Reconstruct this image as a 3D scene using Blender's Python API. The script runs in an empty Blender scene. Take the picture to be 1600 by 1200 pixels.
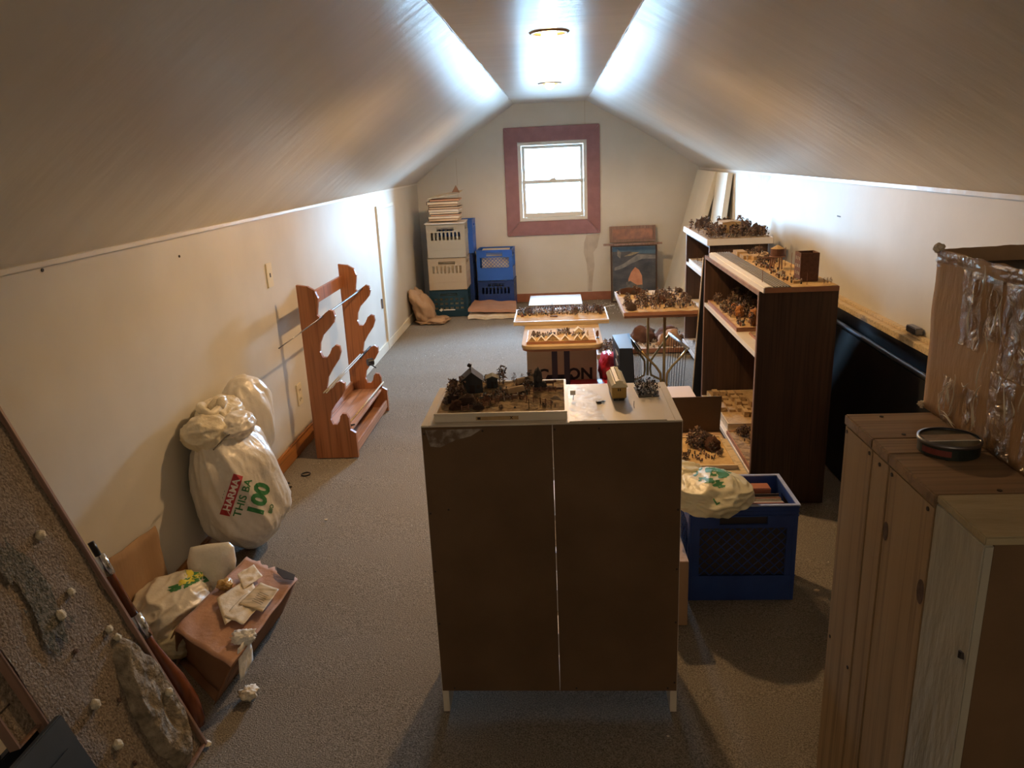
import bpy, bmesh, math, random
from math import pi, sin, cos, radians
from mathutils import Vector, Matrix, Euler, noise
from mathutils.bvhtree import BVHTree
random.seed(7)
SC = bpy.context.scene
COL = SC.collection

# ------------------------------------------------------------------ camera
cd = bpy.data.cameras.new('camera'); cam = bpy.data.objects.new('camera', cd); COL.objects.link(cam)
cd.sensor_width = 36.0; cd.lens = 36.0 * 1193 / 1600; cd.clip_start = 0.02; cd.clip_end = 200
# columns of the rotation are camera right, up, back
right = Vector((0.99758364, 0.05450453, -0.04308286)); up = Vector((0.02563188, 0.28763569, 0.95739684)); back = -Vector((-0.06457463, 0.95618772, -0.28554361))
cam.matrix_world = Matrix(((right.x, up.x, back.x, 0), (right.y, up.y, back.y, 0), (right.z, up.z, back.z, 1.5), (0, 0, 0, 1)))
SC.camera = cam
# ------------------------------------------------------------------ world, lights, exposure
SC.view_settings.view_transform = 'Standard'; SC.view_settings.look = 'None'
SC.view_settings.gamma = 1.0; SC.view_settings.use_curve_mapping = False
SC.view_settings.exposure = 0.9
SC.cycles.use_denoising = True
SC.cycles.max_bounces = 10; SC.cycles.diffuse_bounces = 6; SC.cycles.glossy_bounces = 4; SC.cycles.transparent_max_bounces = 12
SC.cycles.sample_clamp_indirect = 6.0
SC.cycles.caustics_reflective = False; SC.cycles.caustics_refractive = False
W = bpy.data.worlds.new('sky'); SC.world = W; W.use_nodes = True
wn = W.node_tree.nodes; wl = W.node_tree.links
bg = wn['Background']; tc = wn.new('ShaderNodeTexCoord'); sx = wn.new('ShaderNodeSeparateXYZ'); cr = wn.new('ShaderNodeValToRGB')
wl.new(tc.outputs['Generated'], sx.inputs[0]); wl.new(sx.outputs['Z'], cr.inputs[0]); wl.new(cr.outputs[0], bg.inputs[0])
cr.color_ramp.elements[0].position = 0.0; cr.color_ramp.elements[0].color = (.40, .70, 1, 1)
cr.color_ramp.elements[1].position = 0.6; cr.color_ramp.elements[1].color = (.34, .62, 1, 1)
SKY = 135.0
bg.inputs[1].default_value = SKY
WX0, WX1, WZ0, WZ1, YB = -.385, .315, .845, 1.63, 8.1      # window opening, back wall plane
pl = bpy.data.lights.new('window_daylight', 'AREA'); pl.shape = 'RECTANGLE'; pl.size = WX1 - WX0; pl.size_y = WZ1 - WZ0
pl.cycles.is_portal = True
po = bpy.data.objects.new('window_daylight', pl); COL.objects.link(po)
po.location = ((WX0 + WX1) / 2, YB + .10, (WZ0 + WZ1) / 2); po.rotation_euler = (-pi / 2, 0, 0)
def lamp(name, loc, power, col, r=.035):
    l = bpy.data.lights.new(name, 'SPOT' if 'bulb' in name else 'POINT'); l.energy = power; l.color = col; l.shadow_soft_size = r
    if l.type == 'SPOT': l.spot_size = radians(164); l.spot_blend = .35
    o = bpy.data.objects.new(name, l); COL.objects.link(o); o.location = loc; return o
WARM = (1, .60, .27)
LAMPS = [(-.014, 3.55), (-.03, 5.98)]
for lx, ly in LAMPS: lamp('ceiling_bulb_light', (lx, ly, 1.955), 52, WARM)
lamp('fill_light', (-.1, -1.1, 1.75), 7, (1, .78, .55), .09)  # added dim fill behind the camera, no fixture there

# ------------------------------------------------------------------ materials
def nodes(m): return m.node_tree.nodes, m.node_tree.links
def mat(name, c, c2=None, rough=.6, ns=20, bump=0., bs=None, stretch=(1, 1, 1), spec=.5, metal=0, detail=4, lo=.35, hi=.65, coat=0, dist=.02, emit=None, trans=0, island=None):
    m = bpy.data.materials.new(name); m.use_nodes = True; n, l = nodes(m)
    b = n['Principled BSDF']; b.inputs['Roughness'].default_value = rough
    b.inputs['Specular IOR Level'].default_value = spec; b.inputs['Metallic'].default_value = metal
    b.inputs['Coat Weight'].default_value = coat; b.inputs['Transmission Weight'].default_value = trans
    b.inputs['Base Color'].default_value = (*c, 1)
    if emit: b.inputs['Emission Color'].default_value = (*emit[0], 1); b.inputs['Emission Strength'].default_value = emit[1]
    t = n.new('ShaderNodeTexCoord'); mp = n.new('ShaderNodeMapping'); mp.inputs['Scale'].default_value = stretch
    l.new(t.outputs['Object'], mp.inputs[0])
    if c2:
        tx = n.new('ShaderNodeTexNoise'); tx.inputs['Scale'].default_value = ns; tx.inputs['Detail'].default_value = detail
        l.new(mp.outputs[0], tx.inputs[0]); r = n.new('ShaderNodeValToRGB'); l.new(tx.outputs[0], r.inputs[0])
        r.color_ramp.elements[0].position = lo; r.color_ramp.elements[1].position = hi
        r.color_ramp.elements[0].color = (*c, 1); r.color_ramp.elements[1].color = (*c2, 1)
        l.new(r.outputs[0], b.inputs['Base Color'])
    if island:
        g = n.new('ShaderNodeNewGeometry'); r = n.new('ShaderNodeValToRGB'); r.color_ramp.interpolation = 'CONSTANT'
        l.new(g.outputs['Random Per Island'], r.inputs[0])
        els = r.color_ramp.elements; els[0].color = (*island[0], 1); els[0].position = 0
        els[1].color = (*island[1], 1); els[1].position = 1 / len(island)
        for i, cc in enumerate(island[2:]): e = els.new((i + 2) / len(island)); e.color = (*cc, 1)
        l.new(r.outputs[0], b.inputs['Base Color'])
    if bump:
        tb = n.new('ShaderNodeTexNoise'); tb.inputs['Scale'].default_value = bs or ns; tb.inputs['Detail'].default_value = 5
        l.new(mp.outputs[0], tb.inputs[0]); bp = n.new('ShaderNodeBump'); bp.inputs['Strength'].default_value = bump; bp.inputs['Distance'].default_value = dist
        l.new(tb.outputs[0], bp.inputs['Height']); l.new(bp.outputs[0], b.inputs['Normal'])
    return m
def wood(name, a, b_, axis='Z', ns=14, rough=.5, bump=.12, spec=.4, knots=False):
    st = {'X': (.07, 1, 1), 'Y': (1, .07, 1), 'Z': (1, 1, .07)}[axis]
    m = mat(name, a, b_, rough=rough, ns=ns, stretch=st, bump=bump, bs=ns * 4, detail=8, lo=.3, hi=.7, spec=spec, dist=.004)
    n, l = nodes(m); b = n['Principled BSDF']; r = b.inputs['Base Color'].links[0].from_node
    # fine darker grain lines
    t = n.new('ShaderNodeTexCoord'); mp = n.new('ShaderNodeMapping'); mp.inputs['Scale'].default_value = tuple(s * (1 if s == 1 else .35) for s in st)
    g = n.new('ShaderNodeTexNoise'); g.inputs['Scale'].default_value = ns * 7; g.inputs['Detail'].default_value = 3
    l.new(t.outputs['Object'], mp.inputs[0]); l.new(mp.outputs[0], g.inputs[0])
    r2 = n.new('ShaderNodeValToRGB'); r2.color_ramp.elements[0].position = .36; r2.color_ramp.elements[1].position = .5
    r2.color_ramp.elements[0].color = (.55, .55, .55, 1); r2.color_ramp.elements[1].color = (1, 1, 1, 1)
    l.new(g.outputs[0], r2.inputs[0]); mx = n.new('ShaderNodeMix'); mx.data_type = 'RGBA'; mx.blend_type = 'MULTIPLY'; mx.inputs[0].default_value = .7
    l.new(r.outputs[0], mx.inputs[6]); l.new(r2.outputs[0], mx.inputs[7]); l.new(mx.outputs[2], b.inputs['Base Color'])
    return m
def glass_mat(name, tint=(1, 1, 1), rough=.0, gl=.08):
    m = bpy.data.materials.new(name); m.use_nodes = True; n, l = nodes(m); n.remove(n['Principled BSDF'])
    t = n.new('ShaderNodeBsdfTransparent'); t.inputs[0].default_value = (*tint, 1); g = n.new('ShaderNodeBsdfGlossy'); g.inputs['Roughness'].default_value = rough
    x = n.new('ShaderNodeMixShader'); f = n.new('ShaderNodeFresnel'); f.inputs[0].default_value = 1.45
    l.new(f.outputs[0], x.inputs[0]); l.new(t.outputs[0], x.inputs[1]); l.new(g.outputs[0], x.inputs[2]); l.new(x.outputs[0], n['Material Output'].inputs[0])
    return m
M = {}
M['wall'] = mat('painted_wall', (.60, .58, .52), (.66, .64, .58), rough=.5, ns=2.5, bump=.05, bs=30, spec=.3, dist=.01)
M['ceil'] = mat('glossy_ceiling_paint', (.68, .66, .62), (.74, .72, .68), rough=.28, ns=3, bump=.16, bs=7, stretch=(.5, 1.6, .5), spec=.28, dist=.02)
M['backwall'] = mat('cream_panel_wall', (.68, .65, .57), (.73, .70, .62), rough=.55, ns=3, bump=.05, bs=40)
M['carpet'] = mat('speckled_carpet', (.115, .100, .080), (.40, .36, .305), rough=.95, ns=260, bump=.6, bs=220, spec=.1, detail=3, lo=.30, hi=.72, dist=.01)
M['mauve'] = mat('mauve_painted_wood', (.30, .145, .155), (.36, .18, .185), rough=.5, ns=12, bump=.1)
M['redbase'] = mat('red_brown_base_trim', (.30, .12, .07), (.36, .15, .09), rough=.45, ns=12)
M['vinyl'] = mat('white_vinyl', (.80, .80, .74), rough=.35)
M['glass'] = glass_mat('window_glass')
M['orangewood'] = wood('varnished_orange_wood', (.36, .14, .035), (.50, .21, .06), 'Y', rough=.35)
M['cream'] = mat('cream_paint', (.72, .68, .56), (.77, .73, .6), rough=.4, ns=5)
M['rack'] = wood('reddish_rack_wood', (.33, .125, .05), (.46, .19, .08), 'Z', ns=16, rough=.4)
M['rackl'] = wood('light_rack_shelf_wood', (.45, .24, .15), (.55, .31, .2), 'Y', ns=12, rough=.4)
M['dark'] = wood('dark_walnut_laminate', (.045, .026, .019), (.10, .055, .035), 'Z', ns=16, rough=.42, bump=.04)
M['plum'] = wood('plum_brown_laminate', (.070, .026, .022), (.105, .042, .034), 'Z', ns=16, rough=.45, bump=.04)
M['hardb'] = mat('brown_hardboard', (.115, .070, .038), (.15, .092, .052), spec=.25, rough=.6, ns=5, bump=.05, bs=150)
M['whitelam'] = mat('worn_white_laminate', (.66, .60, .50), (.72, .66, .56), rough=.4, ns=8, bump=.04)
M['whiteedge'] = mat('white_shelf_edge', (.78, .76, .74), rough=.4)
M['plaster'] = mat('flaky_glue_sheet', (.62, .54, .40), (.82, .80, .74), rough=.3, ns=28, bump=.4, bs=40, lo=.42, hi=.6, dist=.004, spec=.3)
M['card'] = mat('kraft_cardboard', (.36, .225, .125), (.42, .27, .155), rough=.75, ns=6, bump=.15, bs=60, stretch=(1, 1, .3))
M['cardp'] = mat('pinkish_cardboard', (.42, .24, .165), (.50, .29, .2), rough=.75, ns=6, bump=.2, bs=30)
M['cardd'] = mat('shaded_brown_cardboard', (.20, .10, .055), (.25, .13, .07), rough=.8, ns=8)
M['paper'] = mat('aged_paper', (.70, .58, .40), (.80, .74, .62), rough=.7, ns=14, bump=.3, bs=20)
M['white'] = mat('white_paint', (.80, .79, .76), rough=.45)
M['whitegloss'] = mat('white_gloss_board', (.85, .87, .86), rough=.25)
M['bag'] = mat('white_plastic_bag', (.68, .64, .56), (.76, .72, .64), rough=.32, ns=6, bump=.55, bs=16, spec=.7, dist=.012)
M['bagy'] = mat('cream_plastic_bag', (.68, .62, .40), (.76, .72, .52), rough=.35, ns=8, bump=.6, bs=22, spec=.6, dist=.012)
M['bagt'] = mat('thin_clear_white_plastic', (.80, .80, .76), (.86, .86, .83), rough=.3, ns=8, bump=.4, bs=18, spec=.6)
M['green'] = mat('green_print', (.03, .20, .06), rough=.5)
M['yellow'] = mat('yellow_print', (.70, .62, .06), rough=.5)
M['redp'] = mat('red_print', (.42, .03, .04), rough=.5)
M['cyp'] = mat('pale_print', (.9, .88, .82), rough=.5)
M['blue'] = mat('blue_crate_plastic', (.022, .055, .24), (.030, .075, .30), rough=.4, ns=10)
M['blueb'] = mat('bright_blue_crate_plastic', (.03, .14, .58), rough=.4)
M['bluer'] = mat('worn_pale_blue_rim', (.28, .34, .55), (.40, .44, .6), rough=.5, ns=30)
M['navy'] = mat('navy_crate_plastic', (.015, .05, .22), rough=.4)
M['teal'] = mat('dark_teal_crate_plastic', (.008, .045, .075), rough=.4)
M['greyc'] = mat('grey_crate_plastic', (.42, .40, .34), rough=.5)
M['tanc'] = mat('tan_crate_plastic', (.48, .40, .29), rough=.5)
M['black'] = mat('black_plastic', (.012, .012, .014), rough=.35)
M['blackp'] = mat('black_painted_panel', (.008, .009, .012), (.016, .017, .02), rough=.5, ns=5)
M['rackblk'] = mat('dark_slate_cabinet', (.012, .018, .03), rough=.45)
M['slate'] = mat('slate_blue_case', (.035, .045, .055), (.05, .06, .07), rough=.5, ns=10)
M['alu'] = mat('brushed_aluminium', (.20, .20, .22), rough=.35, metal=.9)
M['brass'] = mat('aged_brass_tube', (.42, .29, .12), (.50, .36, .16), rough=.32, ns=20, metal=.75)
M['wire'] = mat('dark_wire', (.07, .07, .08), rough=.4, metal=.6)
M['chrome'] = mat('chrome', (.75, .78, .82), rough=.15, metal=1)
M['stock'] = wood('polished_red_brown_stock', (.16, .045, .018), (.27, .085, .03), 'Z', ns=10, rough=.22, spec=.6)
M['purple'] = mat('dark_purple_painted_wood', (.045, .025, .05), rough=.5)
M['red'] = mat('red_plastic', (.62, .02, .05), (.72, .05, .08), rough=.3, ns=10, bump=.5, bs=15)
M['rimw'] = wood('pale_tray_rim_wood', (.58, .46, .28), (.68, .55, .36), 'X', ns=10, bump=.05)
M['rimb'] = mat('brown_tray_rim', (.34, .15, .08), (.40, .19, .1), rough=.5, ns=12)
M['sand'] = mat('sandy_groundwork', (.44, .28, .11), (.60, .42, .20), rough=.9, ns=26, bump=.6, bs=90, dist=.004)
M['turf'] = mat('brown_grassy_groundwork', (.20, .13, .065), (.40, .28, .15), rough=.95, ns=45, bump=1, bs=110, lo=.4, hi=.6, dist=.005)
M['gravel'] = mat('mottled_gravel_ground', (.25, .21, .18), (.55, .48, .40), rough=.9, ns=60, bump=.8, bs=110, dist=.004)
M['foliage'] = mat('brown_model_foliage', (.05, .03, .02), island=[(.10, .06, .045), (.22, .13, .08), (.12, .10, .06), (.30, .18, .12), (.20, .15, .15), (.34, .28, .22), (.07, .05, .05)], rough=.9)
M['rust'] = mat('rust_model_foliage', (.20, .085, .05), (.32, .15, .09), rough=.95, ns=90, bump=1, bs=120)
M['bushb'] = mat('dark_brown_bush', (.10, .06, .045), (.26, .16, .12), rough=.95, ns=120, bump=1, bs=160)
M['fig'] = mat('painted_miniatures', (.1, .1, .1), island=[(.03, .03, .035), (.10, .07, .05), (.22, .16, .11), (.05, .05, .08), (.42, .38, .32), (.22, .09, .06), (.14, .14, .13), (.5, .46, .42), (.30, .22, .15)], rough=.7)
M['figbw'] = mat('black_and_white_miniatures', (.1, .1, .1), island=[(.01, .01, .012), (.75, .72, .72), (.02, .015, .015), (.45, .38, .38), (.03, .02, .03)], rough=.5)
M['hut'] = mat('dark_navy_hut_boards', (.022, .026, .034), (.04, .045, .055), rough=.7, ns=40, stretch=(1, 1, .1))
M['hutroof'] = mat('olive_grey_roof', (.22, .20, .13), rough=.8)
M['fence'] = mat('model_fence_brown', (.24, .12, .08), rough=.8)
M['canvas'] = mat('tan_wagon_canvas', (.42, .29, .17), (.5, .36, .22), rough=.8, ns=40)
M['caby'] = mat('yellow_brown_carriage_paint', (.42, .27, .07), rough=.4)
M['cabr'] = mat('ivory_carriage_roof', (.70, .66, .50), rough=.5)
M['clay'] = mat('tan_clay_model', (.40, .27, .13), (.5, .35, .18), rough=.9, ns=30, bump=.4, bs=60)
M['brickm'] = mat('dark_brown_model_brick', (.10, .045, .032), (.14, .065, .045), rough=.85, ns=90)
M['tent'] = mat('cream_tent_cloth', (.80, .70, .50), rough=.7)
M['felt'] = mat('grainy_diorama_ground', (.15, .115, .085), (.36, .30, .235), rough=.95, ns=150, bump=1.0, bs=170, detail=3, lo=.3, hi=.7, dist=.008)
M['cliff'] = mat('mottled_cliff_plaster', (.16, .13, .09), (.38, .32, .23), rough=.9, ns=35, bump=.8, bs=60)
M['tuft'] = mat('cream_flock', (.62, .56, .42), (.72, .66, .52), rough=.9, ns=60, bump=.5)
M['pinkwood'] = wood('pinkish_brown_frame_wood', (.26, .16, .12), (.34, .22, .17), 'Z', ns=14, rough=.45)
M['crate'] = wood('weathered_crate_wood', (.22, .145, .075), (.35, .24, .135), 'Z', ns=9, rough=.6, bump=.25)
M['cratey'] = wood('weathered_crate_top_wood', (.19, .12, .07), (.29, .19, .115), 'X', ns=9, rough=.6, bump=.25)
M['greyw'] = mat('grey_washed_wood', (.27, .26, .22), (.40, .38, .32), rough=.55, ns=7, stretch=(1, 1, .3), bump=.3, bs=30)
M['greyt'] = mat('olive_washed_wood', (.24, .195, .12), (.36, .30, .19), rough=.6, ns=7, stretch=(.3, 1, 1), bump=.3, bs=30)
M['nail'] = mat('dark_nail', (.02, .012, .01), rough=.6)
M['tape'] = None
M['ivory'] = mat('ivory_plate', (.72, .66, .48), rough=.35)
M['emit'] = mat('lit_bulb', (1, .8, .5), emit=((1, .72, .38), 30))
M['ringm'] = mat('tarnished_trim_ring', (.32, .20, .10), rough=.3, metal=.6)
M['rec'] = mat('record_sleeve_edges', (.2, .18, .14), rough=.6)
M['brickred'] = mat('brick_red_cardboard', (.36, .13, .075), rough=.7)
M['lav'] = mat('pale_lavender_cardboard', (.62, .55, .56), rough=.6)
M['tin'] = mat('dark_green_tin', (.02, .03, .028), rough=.35, metal=.3)

def tape_mat():
    m = bpy.data.materials.new('clear_packing_tape'); m.use_nodes = True; n, l = nodes(m); n.remove(n['Principled BSDF'])
    t = n.new('ShaderNodeBsdfTransparent'); t.inputs[0].default_value = (.93, .90, .86, 1)
    g = n.new('ShaderNodeBsdfGlossy'); g.inputs['Roughness'].default_value = .22; g.inputs[0].default_value = (.9, .9, .88, 1)
    x = n.new('ShaderNodeMixShader'); lw = n.new('ShaderNodeLayerWeight'); lw.inputs[0].default_value = .55
    tn = n.new('ShaderNodeTexNoise'); tn.inputs['Scale'].default_value = 22; tn.inputs['Detail'].default_value = 4; tn.inputs['Distortion'].default_value = 1.5
    co = n.new('ShaderNodeTexCoord'); l.new(co.outputs['Object'], tn.inputs[0])
    bp = n.new('ShaderNodeBump'); bp.inputs['Strength'].default_value = 1; bp.inputs['Distance'].default_value = .02
    l.new(tn.outputs[0], bp.inputs['Height']); l.new(bp.outputs[0], g.inputs['Normal']); l.new(bp.outputs[0], lw.inputs['Normal'])
    ml = n.new('ShaderNodeMath'); ml.operation = 'MULTIPLY'; ml.inputs[1].default_value = .30; l.new(lw.outputs['Facing'], ml.inputs[0]); l.new(ml.outputs[0], x.inputs[0]); l.new(t.outputs[0], x.inputs[1]); l.new(g.outputs[0], x.inputs[2]); l.new(x.outputs[0], n['Material Output'].inputs[0])
    return m
M['tape'] = tape_mat()

# ------------------------------------------------------------------ building helpers
def tag(o, label=None, cat=None, group=None, kind=None):
    if label: o['label'] = label
    if cat: o['category'] = cat
    if group: o['group'] = group
    if kind: o['kind'] = kind
    return o
def thing(name, label, cat, loc=(0, 0, 0), rot=(0, 0, 0), group=None):
    o = bpy.data.objects.new(name, None); o.empty_display_size = .05; COL.objects.link(o)
    o.location = loc; o.rotation_euler = rot; return tag(o, label, cat, group)
def xf(o):
    m = Matrix.Translation(o.location) @ o.rotation_euler.to_matrix().to_4x4()
    return xf(o.parent) @ m if o.parent else m
class MB:
    def __init__(s): s.v = []; s.f = []; s.mi = []; s.cur = 0
    def add(s, vs, fs, T=None):
        b = len(s.v)
        for v in vs: s.v.append(tuple(T @ Vector(v)) if T else tuple(v))
        for f in fs: s.f.append(tuple(i + b for i in f)); s.mi.append(s.cur)
        return s
    def box(s, x0, x1, y0, y1, z0, z1, T=None):
        v = [(x0, y0, z0), (x1, y0, z0), (x1, y1, z0), (x0, y1, z0), (x0, y0, z1), (x1, y0, z1), (x1, y1, z1), (x0, y1, z1)]
        return s.add(v, [(0, 3, 2, 1), (4, 5, 6, 7), (0, 1, 5, 4), (1, 2, 6, 5), (2, 3, 7, 6), (3, 0, 4, 7)], T)
    def hexa(s, bot, top):
        return s.add(list(bot) + list(top), [(0, 3, 2, 1), (4, 5, 6, 7), (0, 1, 5, 4), (1, 2, 6, 5), (2, 3, 7, 6), (3, 0, 4, 7)])
    def slab(s, pts, n, t):      # planar polygon thickened by t along -n
        n = Vector(n).normalized() * t; k = len(pts)
        v = [tuple(p) for p in pts] + [tuple(Vector(p) - n) for p in pts]
        return s.add(v, [tuple(range(k)), tuple(range(2 * k - 1, k - 1, -1))] + [(i, i + k, (i + 1) % k + k, (i + 1) % k) for i in range(k)])
    def tube(s, pts, r, n=8, caps=True, T=None):
        P = [Vector(p) for p in pts]; rr = r if isinstance(r, (list, tuple)) else [r] * len(P); vs = []; fs = []
        ref = None
        for i, p in enumerate(P):
            d = (P[min(i + 1, len(P) - 1)] - P[max(i - 1, 0)]).normalized()
            if ref is None: ref = Vector((0, 0, 1)) if abs(d.z) < .9 else Vector((1, 0, 0))
            a = d.cross(ref).normalized(); b = a.cross(d).normalized(); ref = b
            for k in range(n): t = 2 * pi * k / n; vs.append(p + (a * cos(t) + b * sin(t)) * rr[i])
        for i in range(len(P) - 1):
            for k in range(n): fs.append((i * n + k, i * n + (k + 1) % n, (i + 1) * n + (k + 1) % n, (i + 1) * n + k))
        if caps: fs.append(tuple(range(n - 1, -1, -1))); fs.append(tuple((len(P) - 1) * n + k for k in range(n)))
        return s.add(vs, fs, T)
    def disc(s, c, r, z0, z1, n=32, T=None):
        return s.tube([(c[0], c[1], z0), (c[0], c[1], z1)], r, n, T=T)
    def blob(s, c, r, sub=2, amp=.2, fr=3, seed=0, sq=(1, 1, 1)):
        bm = bmesh.new(); bmesh.ops.create_icosphere(bm, subdivisions=sub, radius=1)
        vs = []
        for v in bm.verts:
            q = v.co; k = 1 + amp * noise.noise(q * fr + Vector((seed * 3.1, seed, 0)))
            vs.append((c[0] + q.x * r * k * sq[0], c[1] + q.y * r * k * sq[1], c[2] + q.z * r * k * sq[2]))
        fs = [tuple(v.index for v in f.verts) for f in bm.faces]; bm.free()
        return s.add(vs, fs)
    def build(s, name, mt, parent=None, world=False, bevel=0, smooth=False, label=None, kind=None):
        me = bpy.data.meshes.new(name)
        vs = s.v
        if world and parent: I = xf(parent).inverted(); vs = [tuple(I @ Vector(v)) for v in vs]
        me.from_pydata(vs, [], s.f); me.update()
        for m_ in (mt if isinstance(mt, (list, tuple)) else [mt]): me.materials.append(M[m_] if isinstance(m_, str) else m_)
        if any(s.mi): me.polygons.foreach_set('material_index', s.mi)
        if smooth: me.polygons.foreach_set('use_smooth', [True] * len(me.polygons))
        bm = bmesh.new(); bm.from_mesh(me); bmesh.ops.recalc_face_normals(bm, faces=bm.faces)
        if bevel:
            bmesh.ops.bevel(bm, geom=[e for e in bm.edges if len(e.link_faces) == 2 and e.calc_face_angle(0) > .5], offset=bevel, segments=2, affect='EDGES', clamp_overlap=True)
        bm.to_mesh(me); bm.free()
        o = bpy.data.objects.new(name, me); COL.objects.link(o)
        if parent: o.parent = parent
        if label: o['label'] = label
        if kind: o['kind'] = kind
        return o
def inst(src, name, parent, loc, rz=0, sc=1):
    o = bpy.data.objects.new(name, src if isinstance(src, bpy.types.Mesh) else src.data); COL.objects.link(o)
    o.parent = parent; o.location = loc; o.rotation_euler = (0, 0, rz); o.scale = (sc, sc, sc) if not isinstance(sc, tuple) else sc
    return o
def copy_tree(o, parent=None):
    c = o.copy(); COL.objects.link(c); c.parent = parent
    for ch in list(o.children): copy_tree(ch, c)
    return c
def text_mesh(txt, size, bold=0.0, fine=False):
    cu = bpy.data.curves.new('lettering', 'FONT'); cu.body = txt; cu.size = size; cu.offset = bold; cu.align_x = 'CENTER'; cu.align_y = 'CENTER'; cu.resolution_u = 3
    o = bpy.data.objects.new('lettering', cu); COL.objects.link(o)
    dg = bpy.context.evaluated_depsgraph_get(); me = bpy.data.meshes.new_from_object(o.evaluated_get(dg))
    bpy.data.objects.remove(o); bm = bmesh.new(); bm.from_mesh(me); bmesh.ops.triangulate(bm, faces=bm.faces)
    if fine: bmesh.ops.subdivide_edges(bm, edges=bm.edges, cuts=3, use_grid_fill=True)
    vs = [tuple(v.co) for v in bm.verts]; bm.verts.ensure_lookup_table(); fs = [tuple(v.index for v in f.verts) for f in bm.faces]; bm.free(); bpy.data.meshes.remove(me)
    return vs, fs
def frame_T(o, ux, uy):       # matrix mapping local xy to o + x*ux + y*uy
    ux = Vector(ux).normalized(); uy = Vector(uy).normalized(); n = ux.cross(uy)
    return Matrix(((ux.x, uy.x, n.x, o[0]), (ux.y, uy.y, n.y, o[1]), (ux.z, uy.z, n.z, o[2]), (0, 0, 0, 1)))
def letter(txt, size, o, ux, uy, mt, parent, name='lettering', bold=0, world=True, th=.0006):
    vs, fs = text_mesh(txt, size, bold); T = frame_T(o, ux, uy)
    b = MB(); b.add([(v[0], v[1], th) for v in vs], fs, T); return b.build(name, mt, parent, world=world)
def struct(name, mb, mt, parent=None, **k):
    o = mb.build(name, mt, parent, **k)
    if not parent: o['kind'] = 'structure'
    return o

# ------------------------------------------------------------------ the room
Y0 = -1.9
def zl(x): return 1.275 + (x + 1.44) * (2.0 - 1.275) / (-.405 + 1.44)
b = MB(); nx, ny = 60, 200     # floor with slow carpet ripples
for j in range(ny + 1):
    for i in range(nx + 1):
        x = -1.6 + 3.2 * i / nx; y = Y0 - .1 + (YB + .2 - Y0) * j / ny
        r = .006 * noise.noise(Vector((x * 1.6, y * 3.2, 0))) + .004 * max(0, sin(y * 9 + x * 3 + 2 * noise.noise(Vector((x, y, 3))))) * (1 if x < -.4 and y > 1.9 else 0) * min(1, max(0, (-.4 - x) * 3))
        b.v.append((x, y, r - .005))
for j in range(ny):
    for i in range(nx): a = j * (nx + 1) + i; b.f.append((a, a + 1, a + nx + 2, a + nx + 1)); b.mi.append(0)
struct('floor', b, 'carpet', smooth=True)
b = MB().box(-1.7, 1.7, Y0, YB + .3, -.12, -.04); struct('trim_1', b, 'dark')
b = MB().box(-1.54, -1.44, Y0, YB + .1, -.05, 1.30); wl_ = struct('wall_left', b, 'wall')
b = MB().box(1.45, 1.55, Y0, YB + .1, -.05, 1.36); wr_ = struct('wall_right', b, 'wall')
# gable wall with window opening
b = MB()
T0, T1 = YB, YB + .13
for (x0, x1, z0, z1) in ((-1.6, WX0, -.05, 2.1), (WX1, 1.6, -.05, 2.1), (WX0, WX1, -.05, WZ0), (WX0, WX1, WZ1, 2.1)): b.box(x0, x1, T0, T1, z0, z1)
wb = struct('wall_back', b, 'backwall')
b = MB().box(-1.6, 1.6, Y0 - .1, Y0, -.05, 2.1); struct('wall_front', b, 'wall')
# panel seams in the back wall
b = MB().box(.30, .303, YB - .0015, YB + .001, 1.78, 2.0); b.box(.303, .3055, YB - .0008, YB, 0.08, .70); b.box(-1.02, -1.017, YB - .0008, YB, .08, 1.5)
b.build('panel_seam', 'tanc', wb)
# water stain under the window
def blotch(pts, y, mt, nm, parent, xplane=None):
    q = MB(); q.slab([(p[0], y, p[1]) if xplane is None else (xplane, p[0], p[1]) for p in pts], (0, -1, 0) if xplane is None else (-1, 0, 0), .0006); return q.build(nm, mt, parent)
M['stain'] = mat('tan_water_stain', (.50, .45, .38), (.60, .54, .45), rough=.6, ns=14)
blotch([(.30, .68), (.44, .69), (.41, .55), (.37, .50), (.38, .36), (.36, .22), (.35, .09), (.31, .09), (.315, .25), (.30, .38), (.27, .50), (.275, .60)], YB - .0005, 'stain', 'water_stain', wb)
# ceiling : left slope, flat strip with two light openings, right slope
prof = [(-1.47, 1.255)] + [(-1.44 + (-.405 + 1.44) * t, 1.275 + .725 * t) for t in [k / 12 for k in range(13)]]
b = MB(); NY = 160
def ceil_strip(p0, p1, segs, sag):
    base = len(b.v)
    for j in range(NY + 1):
        y = Y0 - .1 + (YB + .2 - Y0) * j / NY
        for i in range(segs + 1):
            t = i / segs; x = p0[0] + (p1[0] - p0[0]) * t; z = p0[1] + (p1[1] - p0[1]) * t
            e = (t ** 8) * .010 * noise.noise(Vector((p0[0], y * 5, 0))) ; w = .010 * noise.noise(Vector((x * 1.7, y * .9, 4))) * min(1, 4 * t * (1 - t))
            b.v.append((x + (e if p0[0] < 0 else -e), y, z + w + e * .3 + sag * sin(pi * t)))
    for j in range(NY):
        for i in range(segs): a = base + j * (segs + 1) + i; b.f.append((a, a + 1, a + segs + 2, a + segs + 1)); b.mi.append(0)
ceil_strip((-1.46, 1.262), (-.405, 2.0), 24, .02)
ceil_strip((1.47, 1.30), (.318, 2.0), 24, .02)
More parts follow.
